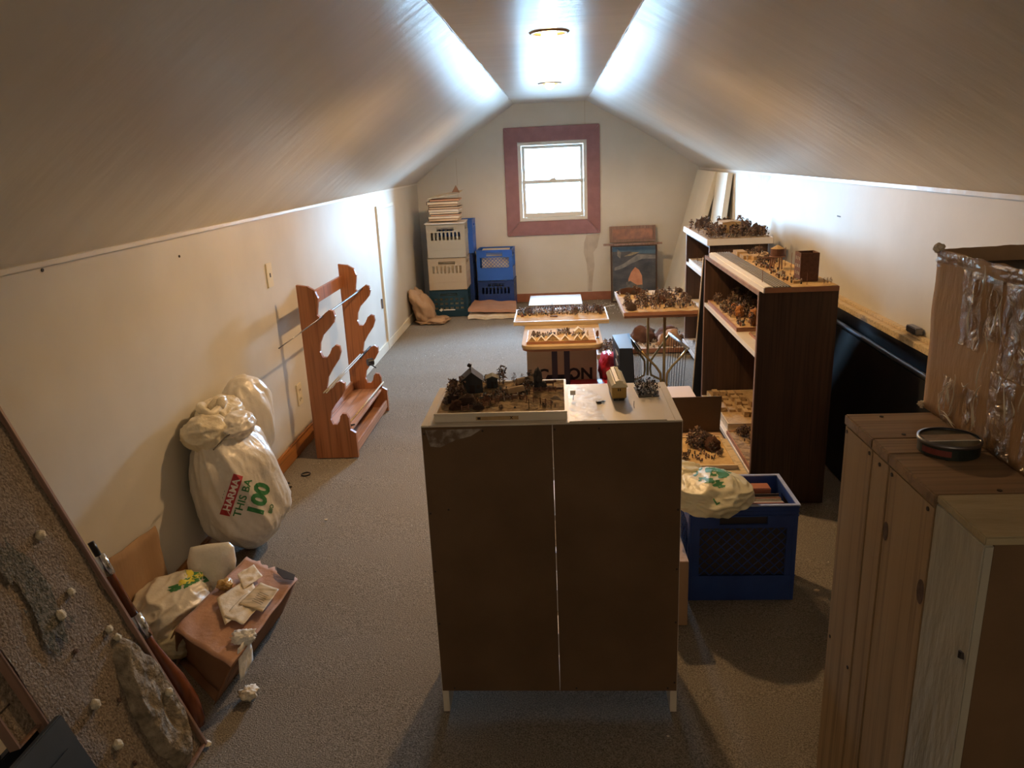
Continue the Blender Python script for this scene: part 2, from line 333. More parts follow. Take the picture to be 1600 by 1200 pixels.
# flat strip
XL, XR = -.405, .318; c0, c1 = .0, .0; ys = [Y0 - .1]
def quad(x0, x1, y0, y1): b.add([(x0, y0, 2), (x1, y0, 2), (x1, y1, 2), (x0, y1, 2)], [(0, 1, 2, 3)])
yprev = Y0 - .1; HR = .066
for lx, ly in LAMPS:
    quad(XL, XR, yprev, ly - .1); quad(XL, lx - .1, ly - .1, ly + .1); quad(lx + .1, XR, ly - .1, ly + .1)
    n = 32; vo = []; vi = []
    for k in range(n):
        a = 2 * pi * k / n; s_ = .1 / max(abs(cos(a)), abs(sin(a))); vo.append((lx + s_ * cos(a), ly + s_ * sin(a), 2)); vi.append((lx + HR * cos(a), ly + HR * sin(a), 2))
    b.add(vo + vi, [(k, (k + 1) % n, n + (k + 1) % n, n + k) for k in range(n)]); yprev = ly + .1
quad(XL, XR, yprev, YB + .1)
ce = struct('ceiling', b, 'ceil', smooth=True)
for p in ce.data.polygons:
    if all(abs(ce.data.vertices[i].co.z - 2) < 1e-6 for i in p.vertices): p.use_smooth = False
# uneven plaster beads along the two joints
for sx_, xx in ((1, -.405), (-1, .318)):
    q = MB(); pts = []; rr = []
    for j in range(260):
        y = Y0 + (YB - Y0) * j / 259; pts.append((xx + .004 * sx_ * noise.noise(Vector((y * 4, sx_, 0))), y, 2.0 + .0 )); rr.append(.003 + .004 * abs(noise.noise(Vector((y * 7, 5, sx_)))))
    q.tube(pts, rr, 6); q.build('joint_bead', 'ceil', ce, smooth=True)
q = MB(); q.box(-1.452, -1.43, Y0, YB, 1.262, 1.276); q.build('joint_bead', 'ceil', ce)
q = MB(); q.box(1.44, 1.452, Y0, YB, 1.300, 1.316); q.build('joint_bead', 'ceil', ce)
# roof deck over the ceiling (keeps daylight out)
b = MB().box(-1.7, 1.7, Y0 - .1, YB + .13, 2.12, 2.16); b.box(-1.72, -1.54, Y0 - .1, YB + .13, 0, 2.14); b.box(1.55, 1.72, Y0 - .1, YB + .13, 0, 2.14)
struct('roof_deck', b, 'dark')
# recessed lights
for i, (lx, ly) in enumerate(LAMPS):
    t = thing('recessed_ceiling_light', ['recessed light with brass ring in the flat ceiling, nearer the camera', 'recessed light with brass ring in the flat ceiling, nearer the window'][i], 'ceiling light', (lx, ly, 2.0))
    q = MB(); n = 40
    vs = []; 
    for r, z in ((HR - .004, .004), (HR, -.006), (.082, -.006), (.088, 0)):
        for k in range(n): a = 2 * pi * k / n; vs.append((r * cos(a), r * sin(a), z))
    q.add(vs, [(j * n + k, j * n + (k + 1) % n, (j + 1) * n + (k + 1) % n, (j + 1) * n + k) for j in range(3) for k in range(n)]); q.build('trim_ring', 'ringm', t, smooth=True)
    q = MB(); vs = []
    for r, z in ((HR, 0), (HR, .10), (.001, .10)):
        for k in range(n): a = 2 * pi * k / n; vs.append((r * cos(a), r * sin(a), z))
    q.add(vs, [(j * n + k, j * n + (k + 1) % n, (j + 1) * n + (k + 1) % n, (j + 1) * n + k) for j in range(2) for k in range(n)]); q.build('can', 'white', t)
    q = MB(); q.blob((0, 0, -.012), .034, 3, 0, 1, 0, (1, 1, .9)); q.tube([(0, 0, .02), (0, 0, .09)], [.026, .018], 16); bo = q.build('bulb', 'emit', t, smooth=True, label='lit warm reflector bulb')
    bo.visible_shadow = True
# baseboards
b = MB().box(-1.44, -1.425, Y0, 4.75, 0, .075); b.box(-1.44, -1.428, Y0, 4.75, .075, .085); struct('baseboard_left', b, 'orangewood')
b = MB().box(-1.44, -1.427, 4.75, YB, 0, .07); struct('trim_2', b, 'cream')
b = MB().box(-1.43, 1.45, YB - .016, YB, 0, .085); struct('baseboard_back', b, 'redbase')
# access hatch in the left wall
b = MB().box(-1.446, -1.432, 6.18, 6.80, .03, 1.13); hatch = struct('door_1', b, 'wall', bevel=.003)
b = MB().box(-1.44, -1.424, 6.13, 6.175, .0, 1.165); b.box(-1.44, -1.43, 6.175, 6.80, 1.135, 1.16); b.build('casing_strip', 'cream', hatch)
b = MB().box(-1.44, -1.428, 6.05, 6.06, .36, .44); b.build('hinge_mark', 'alu', hatch)
# window
wx = thing('window_1', None, None); wx['kind'] = 'structure'
FX0, FX1, FZ0, FZ1 = -.522, .445, .70, 1.775
b = MB()
y = YB - .02
def miter(o0, o1, i1, i0, nm):
    q = MB(); q.slab([(p[0], y, p[1]) for p in (o0, o1, i1, i0)], (0, -1, 0), .022); return q.build(nm, 'mauve', wx, bevel=.003)
g = .002
miter((FX0, FZ1), (FX1, FZ1), (WX1 + g, WZ1 + g), (WX0 - g, WZ1 + g), 'casing_board')
miter((FX0, FZ0), (FX0, FZ1 - g), (WX0, WZ1), (WX0, WZ0), 'casing_board')
miter((FX1, FZ0), (WX1, WZ0), (WX1, WZ1), (FX1, FZ1 - g), 'casing_board')
miter((FX0 + g, FZ0 - g), (WX0 + g, WZ0 - g), (WX1 - g, WZ0 - g), (FX1 - g, FZ0 - g), 'casing_board')
def rectframe(q, x0, x1, z0, z1, w, y0, y1, wb_=None):
    wb_ = wb_ or w
    q.box(x0, x0 + w, y0, y1, z0, z1); q.box(x1 - w, x1, y0, y1, z0, z1); q.box(x0 + w, x1 - w, y0, y1, z1 - w, z1); q.box(x0 + w, x1 - w, y0, y1, z0, z0 + wb_)
q = MB(); rectframe(q, WX0, WX1, WZ0, WZ1, .035, YB - .012, YB + .10); q.build('window_frame', 'vinyl', wx, bevel=.002)
zm = 1.235
q = MB(); rectframe(q, WX0 + .037, WX1 - .037, zm - .02, WZ1 - .036, .032, YB + .045, YB + .075); s1 = q.build('upper_sash', 'vinyl', wx, bevel=.002)
q = MB(); rectframe(q, WX0 + .037, WX1 - .037, WZ0 + .036, zm + .02, .032, YB + .008, YB + .04, .045); s2 = q.build('lower_sash', 'vinyl', wx, bevel=.002)
q = MB().box(WX0 + .068, WX1 - .068, YB + .058, YB + .061, zm + .012, WZ1 - .068); q.build('pane', 'glass', s1)
q = MB().box(WX0 + .068, WX1 - .068, YB + .022, YB + .025, WZ0 + .08, zm - .012); q.build('pane', 'glass', s2)
q = MB().box(-.06, -.0, YB + .01, YB + .04, zm + .02, zm + .034); q.tube([(-.03, YB + .02, zm + .03), (-.005, YB + .015, zm + .045)], .006); q.build('sash_lock', 'vinyl', s2)
# house seen outside
t = thing('neighbouring_house', 'pale house with a blue-green wall strip seen through the window', 'house', (0, 22, -3))
q = MB().box(-4, 6, 22, 28, -3, 1.9); q.build('wall', 'white', t, world=True)
M['tealw'] = mat('aqua_siding', (.012, .035, .036), rough=.8)
q = MB().box(-1.1, -.45, 21.95, 22.0, -.2, 1.0); q.build('siding_panel', 'tealw', t, world=True)
q = MB(); q.slab([(-4.4, 21.6, 1.9), (6.4, 21.6, 1.9), (6.4, 25, 3.2), (-4.4, 25, 3.2)], (0, -.3, 1), .1); q.build('roof', 'white', t, world=True)
b = MB().box(-60, 60, 10, 120, -3.2, -3.0); tag(b.build('ground', 'gravel'), kind='structure')
# wall marks
q = MB()
for yy, zz in ((2.06, 1.252), (2.85, 1.19)): q.tube([(-1.4405, yy, zz), (-1.437, yy, zz)], .005, 8)
q.build('nail_hole', 'nail', wl_)
q = MB().box(1.4485, 1.4495, 4.08, 4.13, 1.128, 1.134); q.build('scuff_mark', 'nail', wr_)
blotch([(5.4, 1.30), (6.1, 1.30), (6.05, 1.24), (5.9, 1.23), (5.78, 1.15), (5.72, 1.25), (5.62, 1.17), (5.5, 1.26)], 0, 'stain', 'peeled_paint_patch', wr_, 1.4492)
# switch and outlet plates
def plate(y0, z0, label, duplex):
    t = thing('outlet_plate', label, 'wall outlet', (-1.44, y0, z0))
    q = MB().box(0, .007, -.036, .036, -.06, .06); q.build('cover_plate', 'ivory', t, bevel=.002)
    if duplex:
        for dz in (-.025, .025):
            q = MB().tube([(.006, 0, dz), (.0095, 0, dz)], .016, 16); s_ = q.build('socket', 'ivory', t)
            q = MB().box(.0095, .0105, -.008, -.005, dz - .005, dz + .006); q.box(.0095, .0105, .005, .008, dz - .005, dz + .006); q.build('slot', 'nail', s_)
    else:
        q = MB().box(.006, .009, -.005, .005, -.010, .010); q.build('jack', 'nail', t)
plate(3.725, .985, 'ivory single-jack wall plate above the gun rack on the left wall', False)
plate(3.93, .30, 'ivory duplex socket low on the left wall behind the gun rack', True)

# ================================================================== large furniture
def nails(parent, pts, r=.004, axis='y', name='nail'):
    for p in pts:
        q = MB(); d = {'x': (.0012, 0, 0), 'y': (0, .0012, 0), 'z': (0, 0, .0012)}[axis]
        q.tube([(p[0] - d[0], p[1] - d[1], p[2] - d[2]), (p[0] + d[0], p[1] + d[1], p[2] + d[2])], r, 8); q.build(name, 'nail', parent, world=True)
# --- white cabinet seen from the back
cb = thing('cabinet', 'white laminate cabinet seen from its brown hardboard back, in the middle of the carpet', 'cabinet', (-.03, 1.95, 0))
X0, X1, CY0, CY1, ZT = -.356, .296, 1.79, 2.125, .860
for s in (0, 1):
    x0 = X0 if s == 0 else X1 - .018
    q = MB(); q.slab([(x0, CY0 + .004, 0), (x0, CY1, 0), (x0, CY1, ZT), (x0, CY0 + .004, ZT)], (-1, 0, 0), .018); q.build('side_panel', 'whitelam', cb, world=True, bevel=.001)
q = MB().box(X0 + .0185, X1 - .0185, CY0 + .004, CY1, ZT - .02, ZT); q.build('top', 'whitelam', cb, world=True, bevel=.001)
q = MB().box(X0 + .0185, X1 - .0185, CY0 + .006, CY1 - .01, .08, .098); q.build('bottom', 'whitelam', cb, world=True)
for z in (.33, .59):
    q = MB().box(X0 + .0185, X1 - .0185, CY0 + .006, CY1 - .02, z, z + .016); q.build('shelf', 'whitelam', cb, world=True)
q = MB().box(X0 + .002, -.0262, CY0, CY0 + .0035, .073, ZT - .004); q.build('back_panel', 'hardb', cb, world=True)
q = MB().box(-.0245, X1 - .002, CY0, CY0 + .0035, .073, ZT - .004); q.build('back_panel', 'hardb', cb, world=True)
# pale chipped laminate seen through the gap between the two back panels
q = MB()
zz = .855
random.seed(3)
while zz > .12:
    h = random.uniform(.02, .07)
    if random.random() < .65: MB().box(-.0262, -.0262 + random.uniform(.0008, .0022), CY0 - .0006, CY0 + .003, zz - h, zz).build('worn_seam', 'whiteedge', cb, world=True)
    zz -= h + .004
M['scuff'] = mat('pale_scuffed_hardboard', (.13, .085, .055), (.34, .30, .26), rough=.6, ns=45, lo=.42, hi=.62)
q = MB(); q.slab([(-.345, CY0, .850), (-.20, CY0, .851), (-.23, CY0, .832), (-.27, CY0, .822), (-.31, CY0, .803), (-.335, CY0, .806)], (0, 1, 0), .0008); q.build('scuff_patch', 'scuff', cb, world=True)
nails(cb, [(-.348, CY0, z) for z in (.84, .62, .45, .29)] + [(.288, CY0, z) for z in (.62, .45, .29, .1)] + [(x, CY0, .845) for x in (-.2, -.02, .09)] + [(x, CY0, .082) for x in (-.32, .02, .27)] + [(-.30, CY0, .63)], .0028)

# --- bookcases on the right
def bookcase(label, x0, x1, y0, y1, h, shelves):
    t = thing('bookcase', label, 'bookcase', ((x0 + x1) / 2, (y0 + y1) / 2, 0))
    for ya in (y0, y1 - .018):
        q = MB().box(x0, x1, ya, ya + .018, 0, h); q.build('side_panel', 'dark', t, world=True, bevel=.001)
    q = MB().box(x1 - .006, x1 - .001, y0 + .0185, y1 - .0185, 0.02, h - .001); q.build('back_panel', 'plum', t, world=True)
    q = MB().box(x0 + .004, x1 - .007, y0 + .0185, y1 - .0185, h - .018, h); q.build('top', 'plum', t, world=True)
    q = MB().box(x0 - .003, x0 + .0005, y0 - .0, y0 + .018, 0, h); q.box(x0 - .003, x0 + .0005, y1 - .018, y1, 0, h); q.box(x0 - .003, x0 + .0035, y0 + .018, y1 - .018, h - .018, h); q.build('edge_band', 'pinkwood', t, world=True)
    for z in shelves:
        q = MB().box(x0 + .004, x1 - .007, y0 + .0185, y1 - .0185, z - .018, z); s = q.build('shelf', 'whitelam', t, world=True)
        q = MB().box(x0 - .002, x0 + .0035, y0 + .0185, y1 - .0185, z - .019, z + .0005); q.build('shelf_edge', 'whiteedge', s, world=True)
    return t
bookcase('dark wood-grain bookcase nearer the camera, with the railway model on top', .806, 1.118, 3.10, 4.265, .935, (.675, .135))
bookcase('dark bookcase farther back, by the leaning boards, topped by a tree-covered tray', .945, 1.30, 4.86, 5.74, .918, (.70, .42, .10))
t = thing('dark_board', 'thin dark panel with pale edge standing between the two bookcases', 'panel', (.95, 4.33, 0))
q = MB(); q.hexa([(.775, 4.40, 0), (1.09, 4.40, 0), (1.09, 4.42, 0), (.775, 4.42, 0)], [(.803, 4.29, .915), (1.11, 4.29, .915), (1.11, 4.31, .915), (.803, 4.31, .915)]); q.build('panel', 'blackp', t, world=True)
q = MB(); q.hexa([(.771, 4.40, 0), (.7745, 4.40, 0), (.7745, 4.42, 0), (.771, 4.42, 0)], [(.799, 4.29, .915), (.8025, 4.29, .915), (.8025, 4.31, .915), (.799, 4.31, .915)]); q.build('edge_band', 'rimw', t, world=True)

# --- black boards on the right wall
t = thing('black_board', 'tall black board with pale wooden top rail against the right wall', 'board', (1.42, 3.6, 0))
q = MB().box(1.408, 1.436, 1.2, 4.9, 0, .70); q.build('panel', 'blackp', t, world=True)
q = MB().box(1.398, 1.449, 1.2, 4.9, .7005, .728); q.box(1.425, 1.449, 1.2, 4.9, .7285, .742); q.build('top_rail', 'rimw', t, world=True, bevel=.002)
t = thing('folded_table_panel', 'black folded table panel with rounded metal edge leaning in front of the black board', 'table panel', (1.33, 3.2, 0))
q = MB(); q.hexa([(1.27, 1.3, 0), (1.30, 1.3, 0), (1.30, 4.3, 0), (1.27, 4.3, 0)], [(1.372, 1.3, .60), (1.400, 1.3, .60), (1.400, 4.3, .63), (1.372, 4.3, .63)]); q.build('panel', 'blackp', t, world=True)
q = MB().tube([(1.385, 1.3, .610), (1.385, 4.3, .642)], .0115, 12); q.build('metal_edge', 'alu', t, world=True, smooth=True)
tag(MB().box(1.415, 1.445, 3.06, 3.15, .744, .772).build('small_grey_block', 'alu', bevel=.003), 'small grey metal block on the pale rail of the black board', 'block')

# --- wood crates on the right
def upright_crate(label, y0, y1, h, xl, mt_side, mt_top, th, knots=(), split=False):
    t = thing('upright_crate', label, 'wooden crate', (xl + .25, (y0 + y1) / 2, 0)); x1 = 1.12
    q = MB().box(xl, xl + th, y0, y1, 0, h - th - .001); sd = q.build('side_board', mt_side, t, world=True, bevel=.0025)
    q = MB().box(xl - .003, x1, y0 - .001, y1 + .001, h - th, h); tp = q.build('top_board', mt_top, t, world=True, bevel=.0025)
    q = MB().box(xl + th + .001, x1, y0 + .002, y0 + .014, 0, h - th - .001); q.build('front_panel', 'hardb', t, world=True)
    q = MB().box(xl + th + .001, x1, y1 - .014, y1 - .002, 0, h - th - .001); q.build('back_panel', 'hardb', t, world=True)
    q = MB().box(x1 - .014, x1 - .002, y0 + .015, y1 - .015, 0, h - th - .001); q.build('inner_side', 'hardb', t, world=True)
    for (yy, zz, r) in knots:
        q = MB(); q.tube([(xl - .001, yy, zz), (xl + .004, yy, zz)], r, 20); o = q.build('knot', 'nail', t, world=True); o.scale = (1, 1, 1.6); 
        o.location = (0, 0, -zz * .6)
    return t
M['nail2'] = M['nail']
t = upright_crate('weathered wooden crate standing on end, farthest of the row on the right', 1.414, 1.557, .950, .597, 'crate', 'cratey', .022)
nails(t, [(.5965, 1.545, .915), (.5965, 1.425, .915), (.5965, 1.43, .42), (.5965, 1.54, .42)], .004, 'x'); nails(t, [(.66, 1.535, .9505), (.72, 1.44, .9505), (.66, 1.43, .9505)], .004, 'z')
t = upright_crate('narrow weathered plank crate between the two wider wooden ones on the right', 1.338, 1.410, .950, .597, 'crate', 'cratey', .022)
nails(t, [(.5965, 1.375, .912)], .004, 'x'); nails(t, [(.67, 1.375, .9505)], .005, 'z')
M['knot'] = mat('brown_knot', (.05, .028, .018), (.10, .06, .04), rough=.6, ns=60)
t = upright_crate('weathered wooden crate with dark knots, beside the grey-washed one on the right', 1.160, 1.334, .950, .597, 'crate', 'cratey', .022)
for (yy, zz, r) in ((1.322, .80, .010), (1.172, .765, .012), (1.19, .22, .012)):
    q = MB(); k = 20; vs = [(.5962, yy + r * cos(2 * pi * i / k), zz + 1.9 * r * sin(2 * pi * i / k)) for i in range(k)]; q.slab(vs, (-1, 0, 0), .0004); q.build('knot', 'knot', t, world=True)
nails(t, [(.5965, 1.32, .915), (.5965, 1.18, .915)], .004, 'x'); nails(t, [(.68, 1.30, .9505), (.70, 1.17, .9505), (.78, 1.17, .9505), (.72, 1.31, .9505), (.80, 1.24, .9505)], .004, 'z')
t = thing('painted_box', 'grey-washed wooden box with brown front, nearest of the row at the right edge', 'box', (.85, 1.08, 0))
q = MB().box(.597, .612, 1.014, 1.157, 0, .937); q.build('side_board', 'greyw', t, world=True, bevel=.002)
q = MB().box(.597, 1.12, 1.014, 1.157, .9375, .951); q.build('top_board', 'greyt', t, world=True, bevel=.002)
q = MB().box(.6125, 1.12, 1.016, 1.03, 0, .937); q.build('front_panel', 'hardb', t, world=True)
q = MB().box(.6125, 1.12, 1.145, 1.155, 0, .937); q.build('back_panel', 'hardb', t, world=True)
q = MB(); q.tube([(.5965, 1.028, .74), (.598, 1.03, .75)], .006, 8); q.build('chip', 'nail', t, world=True)

# --- big taped cardboard box on the crates
bx = thing('cardboard_box', 'large open cardboard box patched with clear tape, standing on the wooden crates', 'cardboard box', (.93, 1.32, .952))
bx0, bx1, by0, by1, bz0, bz1 = .765, 1.16, 1.09, 1.585, .9525, 1.285
def wavy_panel(p00, p10, p11, p01, th, n, nu=30, nv=16, amp=.004, seed=0, edge=.004):
    q = MB(); p00, p10, p11, p01 = map(Vector, (p00, p10, p11, p01)); nn = Vector(n).normalized()
    for side in (0, 1):
        for j in range(nv + 1):
            for i in range(nu + 1):
                u, v = i / nu, j / nv
                p = p00.lerp(p10, u).lerp(p01.lerp(p11, u), v) + nn * (amp * noise.noise(Vector((u * 4, v * 4, seed))) - side * th)
                if j == nv: p += (p01 - p00).normalized() * edge * noise.noise(Vector((u * 14, seed, 2)))
                q.v.append(tuple(p))
    S = (nu + 1) * (nv + 1)
    for j in range(nv):
        for i in range(nu):
            a = j * (nu + 1) + i; q.f.append((a, a + 1, a + nu + 2, a + nu + 1)); q.f.append((S + a, S + a + nu + 1, S + a + nu + 2, S + a + 1))
    for i in range(nu):
        q.f.append((i, S + i, S + i + 1, i + 1)); a = nv * (nu + 1) + i; q.f.append((a, a + 1, S + a + 1, S + a))
    for j in range(nv):
        a = j * (nu + 1); b_ = a + nu + 1; q.f.append((a, b_, S + b_, S + a)); a += nu; b_ = a + nu + 1; q.f.append((a, S + a, S + b_, b_))
    q.mi = [0] * len(q.f); return q
wavy_panel((bx0, by1, bz0), (bx0, by0, bz0), (bx0 - .004, by0, bz1 + .002), (bx0 - .006, by1, bz1), .004, (-1, 0, 0), seed=1).build('side_panel', 'card', bx, world=True, smooth=True)
wavy_panel((bx0 + .006, by1, bz0), (bx1, by1, bz0), (bx1, by1, bz1 + .01), (bx0 + .002, by1, bz1), .004, (0, 1, 0), seed=2).build('side_panel', 'card', bx, world=True, smooth=True)
wavy_panel((bx0 + .006, by0, bz0), (bx1, by0, bz0), (bx1, by0, bz1), (bx0 + .002, by0, bz1), .004, (0, 1, 0), seed=3).build('side_panel', 'card', bx, world=True)
wavy_panel((bx1, by1, bz0), (bx1, by0, bz0), (bx1, by0, bz1), (bx1, by1, bz1), .004, (-1, 0, 0), seed=4).build('side_panel', 'card', bx, world=True)
MB().box(bx0 + .008, bx1 - .006, by0 + .006, by1 - .006, bz0 - .0002, bz0 + .004).build('bottom_panel', 'card', bx, world=True)
MB().box(bx0 + .01, bx1 - .01, by0 + .01, by1 - .01, bz1 - .03, bz1 - .025).build('inner_shade_sheet', 'blackp', bx, world=True, label='dark sheet for the shade inside the open box')  # black sheet below the rim stands in for the shaded interior
for k, (ya, yb, za, zb) in enumerate(((1.585, 1.10, 1.25, 1.286), (1.47, 1.40, 1.12, 1.26), (1.385, 1.34, 1.15, 1.26), (1.33, 1.24, 1.10, 1.26), (1.34, 1.26, .96, 1.10), (1.42, 1.37, .955, 1.05), (1.50, 1.46, .955, 1.05), (1.23, 1.12, .96, 1.20))):
    q = wavy_panel((bx0 - .005, ya, za), (bx0 - .005, yb, za), (bx0 - .009, yb, zb), (bx0 - .009, ya, zb), .0004, (-1, 0, 0), 24, 16, .006, seed=k + 9, edge=0); q.build('packing_tape', 'tape', bx, world=True, smooth=True)
random.seed(11)
M['crease'] = mat('pale_tape_crease', (.62, .54, .42), rough=.25, spec=.7)
for k in range(34):
    ya = random.choice([random.uniform(1.45, 1.51), random.uniform(1.36, 1.43), random.uniform(1.12, 1.34)]); za = random.uniform(.965, 1.06) if ya > 1.34 else random.uniform(.97, 1.25); L = random.uniform(.02, .07)
    if random.random() < .25 and ya < 1.44: za = random.uniform(1.12, 1.25)
    hor = random.random() < .25; pts = []
    for i in range(6):
        s_ = i / 5; dy = (L * s_ if hor else .008 * sin(3 * s_ + k)); dz = (.006 * sin(4 * s_ + k) if hor else L * s_)
        pts.append((bx0 - .0125, ya - dy, min(za + dz, 1.28)))
    MB().tube(pts, [.0004, .0012, .0015, .0012, .0008, .0003], 5).build('tape_crease', 'crease', bx, world=True, smooth=True)
q = MB(); q.blob((bx0 - .004, by1, bz1 + .002), .010, 3, .5, 3, 2); q.blob((bx0 - .003, by1 + .002, bz0 + .006), .007, 3, .6, 3, 4); q.build('tape_wad', 'crease', bx, world=True, kind='stuff')
t = thing('round_tin', 'low round dark tin with worn red label on the wooden crates', 'tin', (.700, 1.340, .9515))
q = MB().disc((0, 0), .051, 0, .022, 48); q.build('body', 'tin', t, smooth=False, bevel=.001)
q = MB(); n = 48
vs = [((.053 if j in (1, 2) else .049) * cos(2 * pi * k / n), (.053 if j in (1, 2) else .049) * sin(2 * pi * k / n), (.020, .021, .027, .0275)[j]) for j in range(4) for k in range(n)]
q.add(vs, [(j * n + k, j * n + (k + 1) % n, (j + 1) * n + (k + 1) % n, (j + 1) * n + k) for j in range(3) for k in range(n)]); q.build('rim', 'alu', t, smooth=True)
q = MB().disc((0, 0), .048, .0222, .0245, 48); q.build('lid', 'tin', t)
M['tinlab'] = mat('brown_tin_label', (.20, .15, .12), (.28, .22, .18), rough=.5, ns=40)
q = MB(); q.slab([(-.045, -.012, .0252), (.045, -.012, .0252), (.043, .018, .0252), (-.043, .018, .0252)], (0, 0, 1), .0006); q.build('label', 'tinlab', t)
q = MB(); q.slab([(-.044, -.0145, .0252), (.044, -.0145, .0252), (.045, -.0125, .0252), (-.045, -.0125, .0252)], (0, 0, 1), .0006); q.build('label_stripe', 'whiteedge', t)
q = MB(); vs = []; fs = []
for k in range(7): a = radians(190 + k * 10); vs += [(.0516 * cos(a), .0516 * sin(a), .006), (.0516 * cos(a), .0516 * sin(a), .017)]
q.add(vs, [(2 * k, 2 * k + 2, 2 * k + 3, 2 * k + 1) for k in range(6)]); q.build('side_label', mat('dull_red_label', (.16, .03, .025), rough=.6), t)

# ================================================================== milk crates
def milk_crate(label, loc, rz, w, d, h, mt, pattern, group=None, rim=None, band=.25):
    t = thing('milk_crate', label, 'milk crate', loc, (0, 0, rz), group); T = .008; P_ = .034
    q = MB()
    for sx_ in (-1, 1):
        for sy in (-1, 1):
            xa = sx_ * w / 2; ya = sy * d / 2
            q.box(min(xa, xa - sx_ * P_), max(xa, xa - sx_ * P_), min(ya, ya - sy * T), max(ya, ya - sy * T), .002, h - .004)
            q.box(min(xa, xa - sx_ * T), max(xa, xa - sx_ * T), min(ya - sy * T, ya - sy * P_), max(ya - sy * T, ya - sy * P_), .002, h - .004)
    q.build('corner_posts', mt, t, kind='stuff')
    def rows(sx_, sy):   # returns function placing box on a face
        if sy: return lambda q_, a0, a1, z0, z1, o=0, th=T: q_.box(a0, a1, *sorted((sy * d / 2 + sy * o, sy * d / 2 - sy * th + sy * o)), z0, z1)
        return lambda q_, a0, a1, z0, z1, o=0, th=T: q_.box(*sorted((sx_ * w / 2 + sx_ * o, sx_ * w / 2 - sx_ * th + sx_ * o)), a0, a1, z0, z1)
    for sx_, sy, L in ((0, -1, w), (0, 1, w), (-1, 0, d), (1, 0, d)):
        F = rows(sx_, sy); a = L / 2 - P_; q = MB(); e = a * .55; zt = h * .80; zb = h * band
        F(q, -a, a, .002, zb)                        # bottom band
        F(q, -a, a, h * .90, h - .004)                # top band
        F(q, -a, -e, zt, h * .90); F(q, e, a, zt, h * .90)    # beside the hand hole
        F(q, -a, a, zt - .012, zt)
        for k in range(3): F(q, -L / 2, L / 2, h - .014 - k * .014, h - .009 - k * .014, .003)
        for k in (-1, 1): F(q, k * (L / 2 - .012) - .002, k * (L / 2 - .012) + .002, .004, h - .05, .002)
        F(q, -L / 2, L / 2, zb - .004, zb, .002)
        wal = q.build('side_wall', mt, t)
        q = MB(); z0, z1 = zb, zt - .012
        if pattern == 'diamond':
            H_ = z1 - z0; st = .036
            for dr in (1, -1):
                k = -a - H_
                while k < a + H_:
                    # bar from (k,z0) to (k+dr*H_,z1) clipped
                    x_a, x_b = k, k + dr * H_; za, zb_ = z0, z1
                    def clip(xa_, za_, xb_, zb2):
                        t0, t1 = 0., 1.; dx = xb_ - xa_
                        for lim, s in ((-a, 1), (a, -1)):
                            if dx == 0: continue
                            tt = (lim - xa_) / dx
                            if s * dx > 0: t0 = max(t0, tt)
                            else: t1 = min(t1, tt)
                        return (t0, t1)
                    t0, t1 = clip(x_a, za, x_b, zb_)
                    if t1 - t0 > .02:
                        A = (x_a + (x_b - x_a) * t0, za + (zb_ - za) * t0); B = (x_a + (x_b - x_a) * t1, za + (zb_ - za) * t1)
                        if sy: p0 = (A[0], sy * (d / 2 - .004), A[1]); p1 = (B[0], sy * (d / 2 - .004), B[1])
                        else: p0 = (sx_ * (w / 2 - .004), A[0], A[1]); p1 = (sx_ * (w / 2 - .004), B[0], B[1])
                        q.tube([p0, p1], .0022, 4)
                    k += st
        elif pattern == 'holes':
            nx_ = 6; 
            for k in range(nx_ + 1): c = -a + 2 * a * k / nx_; F(q, c - .010, c + .010, z0, z1)
            for k in range(4): c = z0 + (z1 - z0) * k / 3; F(q, -a, a, max(z0, c - .012), min(z1, c + .012), .0005)
        elif pattern == 'solid':
            F(q, -a, a, z0, z0 + (z1 - z0) * .55)
            for k in range(9): c = -a + 2 * a * k / 8; F(q, c - .008, c + .008, z0, z1, .0005)
        q.build('lattice', mt, wal)
    q = MB().box(-w / 2 + T, w / 2 - T, -d / 2 + T, d / 2 - T, .004, .010); q.build('floor_panel', mt, t)
    q = MB()
    o_ = .004
    q.box(-w / 2 - o_, w / 2 + o_, -d / 2 - o_, -d / 2 + T, h - .004, h); q.box(-w / 2 - o_, w / 2 + o_, d / 2 - T, d / 2 + o_, h - .004, h)
    q.box(-w / 2 - o_, -w / 2 + T, -d / 2 + T, d / 2 - T, h - .004, h); q.box(w / 2 - T, w / 2 + o_, -d / 2 + T, d / 2 - T, h - .004, h); q.build('rim', rim or mt, t)
    return t
mc = milk_crate('dark blue milk crate full of record sleeves, on the carpet beside the white cabinet', (.595, 2.47, 0), .0, .355, .25, .36, 'blue', 'diamond', rim='bluer', band=.27)
ORD = 'first second third fourth fifth sixth seventh eighth ninth tenth eleventh twelfth thirteenth fourteenth'.split()
# record sleeves standing in the crate
random.seed(5)
reccol = [(.06, .05, .05), (.07, .05, .04), (.42, .38, .30), (.10, .08, .07), (.35, .12, .08), (.50, .46, .38), (.16, .13, .10), (.30, .27, .22), (.45, .40, .33), (.22, .10, .07), (.40, .37, .31), (.08, .07, .06)]
yy = 2.362
for k in range(13):
    th = random.choice((.004, .005, .007)); zt_ = .338 - random.uniform(0, .010)
    q = MB(); q.hexa([(.447, yy, .012), (.745, yy, .012), (.745, yy + th, .012), (.447, yy + th, .012)], [(.447, yy + .006, zt_), (.745, yy + .006, zt_), (.745, yy + .006 + th, zt_), (.447, yy + .006 + th, zt_)])
    m_ = mat('record_sleeve_card', reccol[k % 12], rough=.55)
    tag(q.build('record_sleeve', m_), ORD[k] + ' record sleeve from the front rim inside the dark blue milk crate', 'record', 'record sleeves in the blue milk crate'); yy += th + random.uniform(.003, .006)
